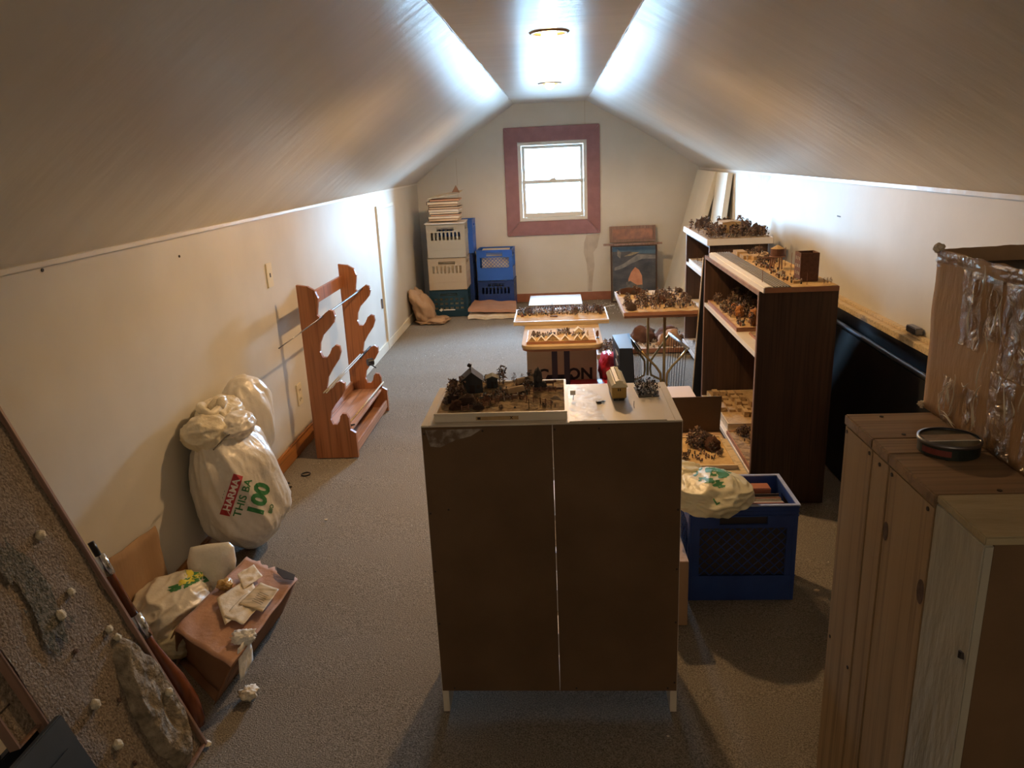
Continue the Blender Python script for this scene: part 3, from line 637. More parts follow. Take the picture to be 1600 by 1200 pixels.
tag(MB().box(.600, .725, 2.505, 2.555, .19, .345).build('brick_red_carton', 'brickred', bevel=.003), 'brick-red carton standing behind the record sleeves in the milk crate', 'carton')
# --- far left stacks
milk_crate('dark teal milk crate at the bottom of the tall corner stack', (-1.09, 7.58, 0), .03, .375, .33, .262, 'teal', 'holes')
tag(MB().box(-1.24, -.94, 7.46, 7.70, .012, .20).build('paper_bundle', 'paper'), 'bundle of pale papers inside the dark teal crate', 'papers')
milk_crate('tan milk crate in the middle of the tall corner stack', (-1.085, 7.585, .266), -.01, .37, .33, .31, 'tanc', 'solid')
tag(MB().box(-1.24, -.94, 7.46, 7.70, .278, .52).build('paper_bundle', 'paper'), 'bundle of pale papers inside the tan crate', 'papers')
milk_crate('pale grey milk crate at the top of the tall corner stack', (-1.083, 7.59, .580), .02, .37, .33, .32, 'greyc', 'solid')
milk_crate('dark blue milk crate low behind the tall corner stack', (-1.05, 7.925, 0), .0, .36, .30, .57, 'navy', 'solid')
milk_crate('bright blue milk crate behind the pale grey one in the corner', (-1.035, 7.925, .574), .0, .36, .30, .33, 'blueb', 'solid')
milk_crate('navy milk crate at the bottom of the short stack under the window', (-.64, 7.93, 0), -.04, .37, .30, .285, 'navy', 'solid')
milk_crate('bright blue milk crate at the top of the short stack under the window', (-.642, 7.93, .288), -.04, .365, .30, .31, 'blueb', 'diamond', band=.42)
tag(MB().box(-.78, -.50, 7.82, 8.04, .302, .588).build('paper_bundle', 'paper'), 'bundle of papers filling the bright blue crate of the short stack', 'papers')
q = MB(); q.slab([(-1.19, 7.408, .07), (-1.165, 7.408, .09), (-1.15, 7.408, .07), (-1.17, 7.408, .055)], (0, -1, 0), .001); q.box(-1.145, -1.03, 7.4065, 7.408, .066, .076)
q.build('faint_white_print', 'cyp', bpy.data.objects['milk_crate.001'], world=True)
# magazines
random.seed(9)
magc = [(.62, .50, .36), (.70, .62, .50), (.60, .36, .24), (.66, .58, .44), (.74, .70, .64), (.55, .42, .30)]
z = .9035
q = MB(); q.slab([(-1.28, 7.41, z + .009), (-.89, 7.41, z + .009), (-.89, 7.72, z + .016), (-1.28, 7.72, z + .016)], (0, 0, -1), -.008)
tag(q.build('newspaper_sheet', 'whiteedge'), 'flat white newspaper under the pile of books on the corner stack', 'newspaper'); z += .022
for k in range(9):
    h = random.uniform(.018, .030); w_ = random.uniform(.27, .30); cx = -1.085 + random.uniform(-.012, .012); cy = 7.58 + random.uniform(-.015, .02)
    t = thing('old_book', 'old book with pale page edges in the pile on the corner stack', 'book', (cx, cy, z), (0, 0, random.uniform(-.06, .06)), 'books piled on the corner stack'); t['label'] = ORD[k] + ' old book from the bottom of the pile on the corner stack'
    MB().box(-w_ / 2, w_ / 2, -.11, .11, .003, h - .003).build('pages', mat('page_edges', magc[k % 6], tuple(c * 1.12 for c in magc[k % 6]), rough=.8, ns=60, stretch=(.2, .2, 3)), t)
    MB().box(-w_ / 2 - .003, w_ / 2 + .003, -.113, .113, h - .0028, h).build('cover', 'black' if k in (2, 5, 7) else 'whiteedge' if k % 2 else 'cardp', t)
    MB().box(-w_ / 2 - .006, -w_ / 2 - .001, -.113, .113, 0, h).build('spine', 'black' if k % 3 else 'cardd', t)
    z += h + .0008
q = MB(); q.slab([(-1.24, 7.47, z + .003), (-.93, 7.47, z + .045), (-.91, 7.68, z + .075), (-1.22, 7.68, z + .02)], (0, 0, 1), -.004); tag(q.build('loose_magazine', 'paper'), 'bent open magazine on top of the pile of books', 'magazine')
q = MB(); q.slab([(-1.00, 7.48, z + .06), (-.925, 7.47, z + .06), (-.96, 7.50, z + .125)], (0, -1, 0), .01);  tag(q.build('crumpled_wrapper', 'cardd'), 'dark crumpled wrapper on the very top of the book pile', 'wrapper')
# flattened cartons and brown paper bag on the floor at the back
for k, (z0_, nm) in enumerate(((0, 'lower flattened kraft carton on the carpet beside the teal crate'), (.045, 'upper flattened kraft carton on the carpet beside the teal crate'))):
    q = wavy_panel((-.89, 7.25 + k * .05, z0_ + .03 + k * .02), (-.42, 7.22 + k * .08, z0_ + .03), (-.44, 7.72, z0_ + .035), (-.87, 7.75, z0_ + .055), .028, (0, 0, 1), 20, 8, .012, seed=k)
    tag(q.build('flattened_carton', 'cardp' if k else 'paper'), nm, 'carton')
q = MB(); random.seed(2)
def crumple(c, rx, ry, rz, seed, sub=5, amp=.12, k=3.0, crease=.10, floor=None, shear=0):
    bm = bmesh.new(); bmesh.ops.create_icosphere(bm, subdivisions=sub, radius=1); vs = []
    for v in bm.verts:
        p = v.co.copy(); s_ = Vector((seed * 7.7, seed * 1.3, 0))
        dd = noise.voronoi(p * k + s_)[0]; cr_ = math.exp(-(dd[1] - dd[0]) * 7)
        dd2 = noise.voronoi(p * k * 2.3 + s_)[0]; cr2 = math.exp(-(dd2[1] - dd2[0]) * 7)
        r = 1 + amp * noise.noise(p * 1.4 + s_) * 2 + crease * cr_ + crease * .4 * cr2
        x, y, z = c[0] + p.x * rx * r, c[1] + p.y * ry * r, c[2] + p.z * rz * r
        if shear: x += shear * (z - c[2])
        if floor is not None and z < floor: z = floor + .15 * (z - floor) * 0
        vs.append((x, y, z))
    fs = [tuple(v.index for v in f.verts) for f in bm.faces]; bm.free(); return vs, fs
vs, fs = crumple((-1.31, 7.22, .13), .09, .17, .17, 4, 4, .2, 2.2, .2, .004, shear=-.35); q.add(vs, fs)
vs, fs = crumple((-1.22, 7.18, .02), .13, .12, .03, 5, 4, .2, 2.2, .3, .004); q.add(vs, fs)
tag(q.build('brown_paper_bag', 'card', smooth=True), 'crumpled brown paper bag on the floor in the far left corner', 'paper bag')
# pictures at the back wall
t = thing('framed_painting', 'large framed landscape painting with orange peak leaning on the back wall', 'painting', (.775, 7.88, 0), (-.13, 0, 0))
def fr(t, w, h, fw, fm, z0=0):
    q = MB(); 
    for pts in ([(-w / 2, 0), (w / 2, 0), (w / 2 - fw, fw), (-w / 2 + fw, fw)], [(-w / 2, h), (w / 2, h), (w / 2 - fw, h - fw), (-w / 2 + fw, h - fw)], [(-w / 2, 0), (-w / 2 + fw, fw), (-w / 2 + fw, h - fw), (-w / 2, h)], [(w / 2, 0), (w / 2 - fw, fw), (w / 2 - fw, h - fw), (w / 2, h)]):
        q.slab([(p[0], 0, p[1] + z0) for p in pts], (0, -1, 0), .02)
    q.build('frame', fm, t, bevel=.002)
fr(t, .475, .585, .018, 'dark')
M['pa'] = mat('painted_slate_sky', (.035, .045, .065), (.09, .10, .12), rough=.5, ns=6, stretch=(1, 1, 2))
M['pb'] = mat('painted_cloud', (.28, .27, .25), (.16, .17, .18), rough=.5, ns=20)
M['pc'] = mat('painted_orange_rock', (.52, .22, .12), (.62, .30, .18), rough=.5, ns=20)
M['pd'] = mat('painted_grey_foreground', (.06, .07, .08), (.15, .15, .15), rough=.5, ns=25)
M['pe'] = mat('painted_blue_band', (.05, .12, .20), (.09, .17, .25), rough=.5, ns=12)
M['pf'] = mat('painted_straw', (.42, .36, .22), (.2, .18, .14), rough=.5, ns=30)
q = MB().box(-.219, .219, -.012, -.006, .018, .567); cv = q.build('canvas', 'pa', t)
def paint(pts, mt, k): q = MB(); q.slab([(p[0] - .2195, -.0122 - .0003 * k, p[1] + .018) for p in pts], (0, -1, 0), .0004); q.build('painted_shape', mt, cv)
paint([(.0, .549), (.439, .549), (.439, .47), (.26, .475), (.18, .50), (0, .50)], 'pe', 1)
paint([(.02, .34), (.10, .37), (.18, .42), (.26, .47), (.439, .455), (.439, .42), (.30, .42), (.20, .38), (.10, .33), (.02, .31)], 'pb', 2)
paint([(.05, .53), (.09, .49), (.08, .43), (.05, .46)], 'pb', 2); paint([(.12, .45), (.20, .49), (.28, .49), (.20, .46)], 'pf', 2)
paint([(.16, .17), (.16, .22), (.19, .29), (.23, .34), (.27, .31), (.30, .25), (.305, .15), (.22, .15)], 'pc', 3)
paint([(.13, .02), (.14, .19), (.18, .20), (.25, .155), (.31, .16), (.30, .02)], 'pd', 4)
paint([(.0, .0), (.02, .07), (.12, .08), (.14, .02), (.30, .02), (.32, .06), (.42, .09), (.439, .0)], 'pf', 5)
t = thing('framed_picture', 'small red-brown framed picture peeking above the painting at the back wall', 'picture', (.77, 8.02, .60), (-.10, 0, 0))
fr(t, .47, .165, .03, 'pinkwood'); MB().box(-.205, .205, -.010, -.004, .03, .135).build('print', mat('reddish_print', (.45, .22, .14), (.24, .13, .11), rough=.5, ns=14), t)
tag(MB().box(-.47 + .93, 1.05, 7.845, 7.868, .588, .608).build('wooden_stick', 'pinkwood', bevel=.002), 'red-brown stick lying across the top edge of the painting', 'stick')
# leaning boards right back
for lab, y0_, y1_, xt, xb, th in (('wide cream board leaning on the right wall next to the gable', 7.05, 7.92, 1.446, 1.10, .05), ('narrower cream board leaning steeply on the right wall, nearer the far bookcase', 6.55, 6.98, 1.445, 1.30, .045)):
    q = MB(); zt_ = 1.295
    q.hexa([(xb - th, y0_, 0), (xb, y0_, 0), (xb, y1_, 0), (xb - th, y1_, 0)], [(xt - th, y0_, zt_), (xt - .002, y0_, zt_ - .01), (xt - .002, y1_, zt_ - .01), (xt - th, y1_, zt_)]); tag(q.build('leaning_board', 'cream', bevel=.003), lab, 'board')
tag(MB().box(-.275, .205, 6.80, 7.28, .2005, .207).build('white_board', 'whitegloss'), 'glossy white board lying flat on a low carton behind the pedestal table', 'board')
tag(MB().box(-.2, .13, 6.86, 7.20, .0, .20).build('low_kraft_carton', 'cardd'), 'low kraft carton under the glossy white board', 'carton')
q = MB().tube([(.30, 7.52, .006), (.42, 7.60, .006), (.56, 7.72, .006)], .006, 6); tag(q.build('thin_white_strip', 'white'), 'thin white strip lying on the carpet before the painting', 'strip')

# ================================================================== dioramas
def tree_mesh(h, w, n, seed, mt='foliage', leaf=.16):
    random.seed(seed); q = MB(); q.tube([(0, 0, 0), (w * .05, 0, h * .5), (0, 0, h * .9)], [w * .09, w * .06, w * .02], 4)
    for k in range(n):
        z = h * (.22 + .78 * random.random()); prof_ = sin(pi * min(1, max(.12, (z / h - .1) / .95))) ** .6; a = random.uniform(0, 2 * pi); r = w / 2 * prof_ * math.sqrt(random.random())
        c = Vector((r * cos(a), r * sin(a), z)); s_ = w * leaf
        v = [c + Vector((random.uniform(-s_, s_), random.uniform(-s_, s_), random.uniform(-s_, s_))) for _ in range(4)]
        q.add(v, [(0, 1, 2), (0, 2, 3), (0, 3, 1), (1, 3, 2)])
    o = q.build('proto', mt); me = o.data; bpy.data.objects.remove(o); me.name = 'tree_shape'; return me
def bush_mesh(seed, mt): q = MB(); q.blob((0, 0, .35), .5, 3, .5, 2.6, seed); o = q.build('proto', mt, smooth=True); me = o.data; bpy.data.objects.remove(o); me.name = 'bush_shape'; return me
TREES = [tree_mesh(1, .55, 70, 1), tree_mesh(1, .8, 90, 2), tree_mesh(1, .4, 60, 3), tree_mesh(1, 1.0, 90, 4)]
BUSH = [bush_mesh(1, 'rust'), bush_mesh(2, 'bushb'), bush_mesh(5, 'bushb')]
def figures(q, pts, h, seed=0):
    random.seed(seed)
    for (x, y, z) in pts:
        k = random.random(); H = h * random.uniform(.75, 1.15)
        T = Matrix.Translation((x, y, z)) @ Matrix.Rotation(random.uniform(0, 6.28), 4, 'Z')
        if k < .6:      # standing soldier: legs, body, head
            q.box(-H * .12, H * .12, -H * .07, H * .07, 0, H * .5, T); q.box(-H * .17, H * .17, -H * .1, H * .1, H * .5, H * .82, T); q.box(-H * .08, H * .08, -H * .08, H * .08, H * .83, H, T)
        elif k < .85:   # horse
            q.box(-H * .4, H * .4, -H * .1, H * .1, H * .38, H * .68, T); q.box(-H * .36, -H * .28, -H * .08, H * .08, 0, H * .38, T); q.box(H * .28, H * .36, -H * .08, H * .08, 0, H * .38, T); q.box(H * .3, H * .5, -H * .07, H * .07, H * .68, H * .98, T)
        else:           # cart or tuft
            q.blob((x, y, z + H * .25), H * .38, 1, .5, 3, seed)
def tray(label, loc, w, d, t=.014, rz=0, ground='sand', rim='rimw', rimw=.007, rimh=.006, cat='diorama', group=None, bumps=.003, tilt=0, basem=None):
    o = thing('diorama', label, cat, loc, (tilt, 0, rz), group)
    MB().box(-w / 2 + .0002, w / 2 - .0002, -d / 2 + .0002, d / 2 - .0002, 0, t - .0005).build('base_board', basem or rim, o, bevel=.001)
    q = MB(); nx_, ny_ = 40, 28; w2, d2 = w / 2 - rimw, d / 2 - rimw
    for j in range(ny_ + 1):
        for i in range(nx_ + 1):
            x = -w2 + 2 * w2 * i / nx_; y = -d2 + 2 * d2 * j / ny_; q.v.append((x, y, t + bumps * (.6 + noise.noise(Vector((x * 25 + loc[0] * 9, y * 25, loc[1]))))))
    for j in range(ny_):
        for i in range(nx_): a = j * (nx_ + 1) + i; q.f.append((a, a + 1, a + nx_ + 2, a + nx_ + 1))
    q.mi = [0] * len(q.f); q.build('groundwork', ground, o, smooth=True)
    if rimh:
        for (x0, x1, y0, y1) in ((-w / 2, w / 2, -d / 2, -d / 2 + rimw), (-w / 2, w / 2, d / 2 - rimw, d / 2), (-w / 2, -w / 2 + rimw, -d / 2 + rimw, d / 2 - rimw), (w / 2 - rimw, w / 2, -d / 2 + rimw, d / 2 - rimw)):
            MB().box(x0, x1, y0, y1, t, t + rimh).build('rim_strip', rim, o)
    o['_t'] = t; return o
def scatter(o, kind, regs, n, h, seed, t=None):
    random.seed(seed); t = o['_t'] if t is None else t
    for k in range(n):
        x0, x1, y0, y1 = random.choice(regs); x, y = random.uniform(x0, x1), random.uniform(y0, y1); H = h * random.uniform(.7, 1.25)
        if kind == 'tree': inst(random.choice(TREES), 'model_tree', o, (x, y, t - .001), random.uniform(0, 6), H)
        else: inst(random.choice(BUSH if kind == 'bush' else BUSH[:1]), 'model_bush', o, (x, y, t - .001), random.uniform(0, 6), H)
def crowd(o, regs, n, h, seed, mt='fig', name='miniature_figures', grid=False):
    random.seed(seed); t = o['_t']; pts = []
    for k in range(n): x0, x1, y0, y1 = random.choice(regs); pts.append((random.uniform(x0, x1), random.uniform(y0, y1), t))
    if grid:
        for x0, x1, y0, y1, nx_, ny_ in grid:
            pts += [(x0 + (x1 - x0) * i / (nx_ - 1) + random.uniform(-.002, .002), y0 + (y1 - y0) * j / max(1, ny_ - 1), t) for i in range(nx_) for j in range(ny_)]
    q = MB(); figures(q, pts, h, seed); q.build(name, mt, o, kind='stuff')
def fence(o, pts, h=.014, name='model_fence'):
    q = MB()
    for i in range(len(pts) - 1):
        a, b_ = Vector((*pts[i], o['_t'])), Vector((*pts[i + 1], o['_t'])); L = (b_ - a).length; n = max(1, round(L / .022))
        for k in range(n + 1): p = a.lerp(b_, k / n); q.box(p.x - .0013, p.x + .0013, p.y - .0013, p.y + .0013, p.z, p.z + h * 1.25)
        for f in (.35, .65, .95): q.tube([a + Vector((0, 0, h * f)), b_ + Vector((0, 0, h * f))], .0010, 4)
    return q.build(name, 'fence', o, kind='stuff')
def model_house(o, x, y, w, d, he, hp, rz=0, wall='hut', roof='hut', name='model_house', chimney=False, over=.004):
    t = o['_t']; h = bpy.data.objects.new(name, None); COL.objects.link(h); h.parent = o; h.location = (x, y, t); h.rotation_euler = (0, 0, rz)
    q = MB(); q.add([(-w / 2, -d / 2, 0), (w / 2, -d / 2, 0), (w / 2, -d / 2, he), (0, -d / 2, hp), (-w / 2, -d / 2, he), (-w / 2, d / 2, 0), (w / 2, d / 2, 0), (w / 2, d / 2, he), (0, d / 2, hp), (-w / 2, d / 2, he)], [(0, 1, 2, 3, 4), (9, 8, 7, 6, 5), (0, 5, 6, 1), (1, 6, 7, 2), (2, 7, 8, 3), (3, 8, 9, 4), (4, 9, 5, 0)]); q.build('walls', wall, h)
    q = MB(); e = over
    for s in (-1, 1): q.slab([(0, -d / 2 - e, hp + .0022), (s * (w / 2 + e), -d / 2 - e, he - e * (hp - he) / (w / 2) + .002), (s * (w / 2 + e), d / 2 + e, he - e * (hp - he) / (w / 2) + .002), (0, d / 2 + e, hp + .0022)], (s * (hp - he), 0, w / 2), .0018)
    q.build('roof', roof, h)
    q = MB().box(-w * .12, w * .12, -d / 2 - .0006, -d / 2 + .001, 0, he * .7); q.box(w * .22, w * .36, -d / 2 - .0006, -d / 2 + .001, he * .4, he * .7); q.build('door_and_window', 'nail', h)
    if chimney:
        q = MB().tube([(-.002, 0, hp), (-.004, 0, hp + .010)], .0008, 6); q.blob((-.004, 0, hp + .014), .006, 2, .4, 3, 2); q.build('smoke_puff', 'nail', h)
    return h
M['gravelt'] = M['gravel']
# 1. farm diorama on the cabinet
D = tray('farm diorama with dark hut, wagons and fences on the white cabinet', (-.156, 1.958, .8605), .337, .285, .018, 0, 'turf', 'whitelam', .006, .005, basem='whitelam')
model_house(D, -.092, .065, .058, .055, .036, .060, .12, 'hut', 'hut', chimney=True)
model_house(D, -.038, .095, .030, .030, .030, .036, .1, 'hut', 'hutroof', 'model_shed')
for (x, y, h, i) in ((-.118, .04, .042, 0), (-.138, .02, .040, 1), (-.130, -.01, .034, 3), (-.145, .05, .030, 1), (-.020, .125, .042, 2), (-.010, .125, .045, 0), (.022, .12, .030, 2), (.045, .125, .026, 2), (.068, .12, .034, 0)):
    inst(TREES[i], 'model_tree', D, (x, y, .017), x * 50, h * 1.2)
for (x, y, s, i) in ((-.090, -.070, .044, 1), (-.118, -.095, .034, 0), (-.060, -.098, .028, 1), (-.135, -.040, .030, 1), (-.045, -.02, .02, 0)): inst(BUSH[i], 'model_bush', D, (x, y, .016), x * 30, (s, s, s * .9))
def wagon(x, y, rz, L=.050):
    w_ = bpy.data.objects.new('model_wagon', None); COL.objects.link(w_); w_.parent = D; w_.location = (x, y, .019); w_.rotation_euler = (0, 0, rz)
    q = MB(); n = 12; vs = [(sx_ * L / 2, .011 * cos(pi * k / n), .010 + .014 * sin(pi * k / n)) for sx_ in (-1, 1) for k in range(n + 1)]
    q.add(vs, [(k, k + 1, n + 2 + k, n + 1 + k) for k in range(n)] + [tuple(range(n, -1, -1)), tuple(range(n + 1, 2 * n + 2))]); q.build('canvas_cover', 'canvas', w_, smooth=False)
    MB().box(-L / 2 + .002, L / 2 - .002, -.009, .009, .004, .0095).build('wagon_bed', 'fence', w_)
    for a in (-.35, .35):
        for s in (-1, 1): MB().tube([(a * L, s * .0095, .005), (a * L, s * .0115, .005)], .006, 12).build('wheel', 'nail', w_)
wagon(.030, .015, .55); wagon(.052, .105, .6)
q = MB(); q.blob((0, 0, .03), .012, 3, .35, 2.5, 3, (1, 1, 2.6)); q.blob((.004, 0, .012), .016, 3, .35, 2.5, 6, (1.2, 1, .9)); o = q.build('tall_rock', mat('dark_blue_grey_rock', (.012, .014, .02), (.05, .05, .06), rough=.7, ns=60), D, smooth=True, kind='stuff'); o.location = (.092, .068, .017)
q = MB(); q.box(-.013, .013, -.004, .004, .009, .017); q.box(-.012, -.009, -.003, .003, 0, .009); q.box(.009, .012, -.003, .003, 0, .009); q.box(.012, .020, -.003, .003, .012, .018); q.box(-.018, -.012, -.001, .001, .004, .015); o = q.build('model_ox', 'brickm', D, kind='stuff'); o.location = (.122, .092, .018)
q = MB(); 
for k in range(30): q.blob((.085 + k * .0024, .058 + .004 * sin(k), .020), .005, 1, .5, 3, k)
q.build('dark_hedge', 'hut', D, kind='stuff')
fence(D, [(.060, .035), (.160, .030)]); fence(D, [(-.065, -.060), (-.030, -.035), (.005, -.030), (.045, -.030), (.100, -.065), (.128, -.085)]); fence(D, [(-.060, -.02), (-.02, .01), (.03, .05)]); fence(D, [(-.10, -.115), (-.05, -.09), (-.018, -.062)]); fence(D, [(-.05, -.085), (-.01, -.055)])
crowd(D, [(-.06, .02, -.03, .0), (-.02, .07, .0, .03), (.05, .09, .04, .11), (-.04, .06, -.02, .05)], 110, .015, 21); crowd(D, [(-.13, .15, -.12, -.04)], 8, .008, 22, name='stray_figures')
q = MB()
for k in range(7): q.tube([(.125 + .002 * k, -.03 + .004 * k, .021), (.155 - .002 * k, -.045 + .006 * k, .021)], .001, 4)
q.build('log_heap', 'gravel', D, kind='stuff')
MB().tube([(.072, -.115, .018), (.072, -.115, .048)], .0010, 6).build('thin_pole', 'nail', D)
q = MB().box(-.062, .046, -.1435, -.1424, .004, .0135); lb = q.build('paper_label', 'clay', D)
MB().box(-.058, -.050, -.1441, -.1434, .006, .012).build('dark_square', 'nail', D)
letter('X', .010, D.location + Vector((.028, -.1437, .0092)), (1, 0, 0), (0, 0, 1), 'nail', D, bold=.0004)
letter('- - - -', .006, D.location + Vector((-.012, -.1437, .009)), (1, 0, 0), (0, 0, 1), 'greyw', D)
for (x, y, h, i) in ((-.125, -.02, .05, 3), (-.112, .01, .03, 1), (-.15, -.06, .022, 1), (-.075, -.035, .018, 3), (-.03, -.075, .014, 1), (.0, -.1, .012, 3), (.06, .085, .03, 1), (-.055, .12, .03, 1), (.11, -.09, .012, 3)):
    inst(TREES[i], 'model_tree', D, (x, y, .017), x * 90, h)
# 2. glue-marked sheet and small things on the cabinet
t = thing('mounting_sheet', 'thin white-edged sheet with flaky glue on the right half of the cabinet top', 'sheet', (.145, 1.96, .8603))
MB().box(-.128, .112, -.168, .145, 0, .0035).build('sheet', 'whitelam', t, bevel=.0005)
q = MB(); q.slab([(-.127, -.166, .0041), (-.035, -.166, .0041), (-.045, -.08, .0041), (-.03, .0, .0041), (-.06, .09, .0041), (-.10, .13, .0041), (-.127, .13, .0041)], (0, 0, 1), .0005); q.build('glue_residue', 'plaster', t)
zc = .8642
t = thing('model_railway_carriage', 'model railway carriage with ivory clerestory roof standing on the cabinet', 'model train', (.150, 2.005, zc), (0, 0, .03))
w_, l_ = .038, .135
MB().box(-w_ / 2, w_ / 2, -l_ / 2, l_ / 2, .010, .040).build('body', 'caby', t, bevel=.001)
MB().box(-w_ / 2 + .004, w_ / 2 - .004, -l_ / 2 + .004, l_ / 2 - .004, .005, .0095).build('underframe', 'black', t)
q = MB(); n = 10; vs = []
for y_ in (-l_ / 2 - .003, l_ / 2 + .003):
    for (x, z) in ((-.022, .0405), (-.021, .045), (-.013, .051), (-.010, .052), (-.010, .058), (0, .060), (.010, .058), (.010, .052), (.013, .051), (.021, .045), (.022, .0405)): vs.append((x, y_, z))
q.add(vs, [(k, k + 1, 12 + k, 11 + k) for k in range(10)] + [tuple(range(10, -1, -1)), tuple(range(11, 22)), (0, 11, 21, 10)]); q.build('roof', 'cabr', t)
q = MB()
for k in range(9):
    y_ = -.055 + k * .0135
    q.box(-.0012, .0012, y_, y_ + .004, .0600, .0612)
q.build('roof_vents', 'nail', t, kind='stuff')
q = MB().box(-.004, -.001, -l_ / 2 - .0006, -l_ / 2 + .001, .030, .037); q.box(.001, .004, -l_ / 2 - .0006, -l_ / 2 + .001, .030, .037); q.build('end_window', 'nail', t, kind='stuff')
for y_ in (-.055, -.040, .040, .055):
    for s in (-1, 1): MB().tube([(s * .010, y_, .0055), (s * .0135, y_, .0055)], .0055, 14).build('wheel', 'black', t)
MB().box(-.014, .014, -.062, -.034, .003, .0048).build('bogie_frame', 'black', t); MB().box(-.003, .003, -l_ / 2 - .008, -l_ / 2, .007, .010).build('coupler', 'black', t)
t = thing('black_model_part', 'small black model part lying before the carriage on the cabinet', 'model part', (.103, 1.935, zc), (0, 0, .2))
MB().box(-.012, .0, -.006, .006, 0, .0055).build('block', 'black', t, bevel=.0006); MB().tube([(0, .003, .003), (.007, .005, .003), (.012, .002, .003), (.007, -.003, .003), (0, -.001, .003)], .0014, 6).build('loop', 'black', t)
t = thing('white_tag', 'tiny white tag on a wire standing between the farm diorama and the carriage', 'tag', (.030, 1.965, zc))
MB().box(-.007, .007, -.001, .001, .014, .026).build('tag_plate', 'whiteedge', t); MB().tube([(0, 0, 0), (.002, 0, .014)], .0007, 5).build('wire', 'nail', t)
t = thing('wire_figure', 'tiny bent wire standing on the cabinet beside the black and white figures', 'wire', (.186, 1.895, zc))
MB().tube([(0, -.012, .001), (0, 0, .004), (.001, .004, .014)], .0008, 5).build('wire', 'nail', t)
t = thing('miniature_cluster', 'heap of black and white miniature figures on the right of the cabinet top', 'miniatures', (.232, 2.02, zc), (0, 0, .05))
MB().box(-.028, .028, -.045, .045, 0, .002).build('tray_base', 'black', t)
random.seed(31); q = MB()
for k in range(420):
    x, y, z = random.uniform(-.028, .028), random.uniform(-.048, .045), random.uniform(.003, .030); s_ = .0032; c = Vector((x, y, z))
    v = [c + Vector((random.uniform(-s_, s_), random.uniform(-s_, s_), random.uniform(-s_ * 1.6, s_ * 1.6))) for _ in range(4)]; q.add(v, [(0, 1, 2), (0, 2, 3), (0, 3, 1), (1, 3, 2)])
q.build('miniature_figures', 'figbw', t, kind='stuff')

# 3. pedestal table with two dioramas
t = thing('pedestal_table', 'small rounded tan table on two dark legs in the middle of the room', 'table', (.01, 4.42, 0))
q = MB(); w2, d2, r = .225, .36, .07; pts = []
for cx_, cy_, a0 in ((w2 - r, d2 - r, 0), (-w2 + r, d2 - r, 90), (-w2 + r, -d2 + r, 180), (w2 - r, -d2 + r, 270)):
    for k in range(9): a = radians(a0 + k * 11.25); pts.append((cx_ + r * cos(a), cy_ + r * sin(a), .497))
q.slab(pts, (0, 0, 1), .018); q.build('table_top', mat('worn_tan_table_top', (.42, .30, .16), (.50, .37, .21), rough=.75, spec=.2, ns=8), t, bevel=.002)
q = MB(); q.slab([(p[0] * .985, p[1] * .985, .478) for p in pts], (0, 0, 1), .012); q.build('edge_band', 'rimb', t)
for x in (-.047, .026):
    q = MB().box(x - .017, x + .017, -.02, .0, .03, .465); q.build('leg', 'purple', t, bevel=.003)
MB().box(-.15, .14, -.06, .04, 0, .028).build('foot', 'purple', t, bevel=.004)
D = tray('diorama crowded with ranked miniatures, on the rear of the pedestal table', (.008, 4.80, .498), .585, .40, .022, 0, 'sand', 'rimw', .008, .003)
crowd(D, [(-.28, .28, -.04, .19)], 150, .024, 41, grid=[(-.27, .27, .02, .18, 34, 7)])
for (x, y, h, i) in ((-.205, .05, .05, 0), (-.19, .04, .045, 2), (-.22, .06, .04, 1), (.09, -.02, .055, 0), (.075, -.02, .05, 2), (.10, -.01, .045, 1), (.15, .03, .06, 2), (.165, .05, .065, 0), (.20, .02, .055, 2), (.215, .02, .06, 0), (.235, .05, .045, 1), (.255, .05, .04, 3), (.25, -.03, .03, 3), (-.05, .1, .03, 1)): inst(TREES[i], 'model_tree', D, (x, y, .021), x * 40, h)
MB().tube([(-.055, .02, .02), (-.055, .02, .10)], .0016, 6).build('thin_mast', 'nail', D)
q = MB().box(-.07, -.02, -.075, -.055, .022, .030); q.build('model_boat', 'brickm', D, bevel=.003)
D = tray('small camp diorama with cream triangular tents, on the front of the pedestal table', (.005, 4.26, .498), .385, .30, .014, 0, 'sand', 'rimb', .004, .0, bumps=.002)
for (x, w_, h) in ((-.162, .034, .024), (-.110, .034, .024), (-.046, .066, .036), (.022, .036, .026), (.090, .032, .026), (.132, .034, .026)):
    model_house(D, x, -.118, w_, .03, .004, h, 0, 'clay', 'tent', 'model_tent', over=.003)
model_house(D, .10, .02, .045, .04, .018, .038, .1, 'tent', 'tent', 'model_tent', over=.002)
crowd(D, [(-.17, -.06, -.07, .0), (.04, .13, -.06, .02), (-.02, .05, .0, .08), (-.1, .1, -.06, .06)], 110, .018, 51)
for (x, y, h, i) in ((-.155, -.03, .035, 1), (-.13, -.03, .03, 3), (-.10, -.05, .028, 1), (.128, .05, .035, 2), (-.02, .06, .03, 2), (.02, .05, .03, 0), (.04, .05, .03, 3), (.15, -.04, .03, 2)): inst(TREES[i], 'model_tree', D, (x, y, .013), x * 40, h)
MB().tube([(.150, .0, .014), (.152, .0, .042)], .003, 8).build('pale_tower', 'tent', D)
t = thing('standing_miniature', 'tall dark miniature standing alone at the right corner of the pedestal table', 'miniature', (.21, 4.22, .498))
MB().box(-.008, .008, -.008, .008, 0, .004).build('base', 'black', t); q = MB(); q.blob((0, 0, .024), .008, 2, .5, 3, 4, (1, 1, 2.6)); q.build('figure', 'rust', t)
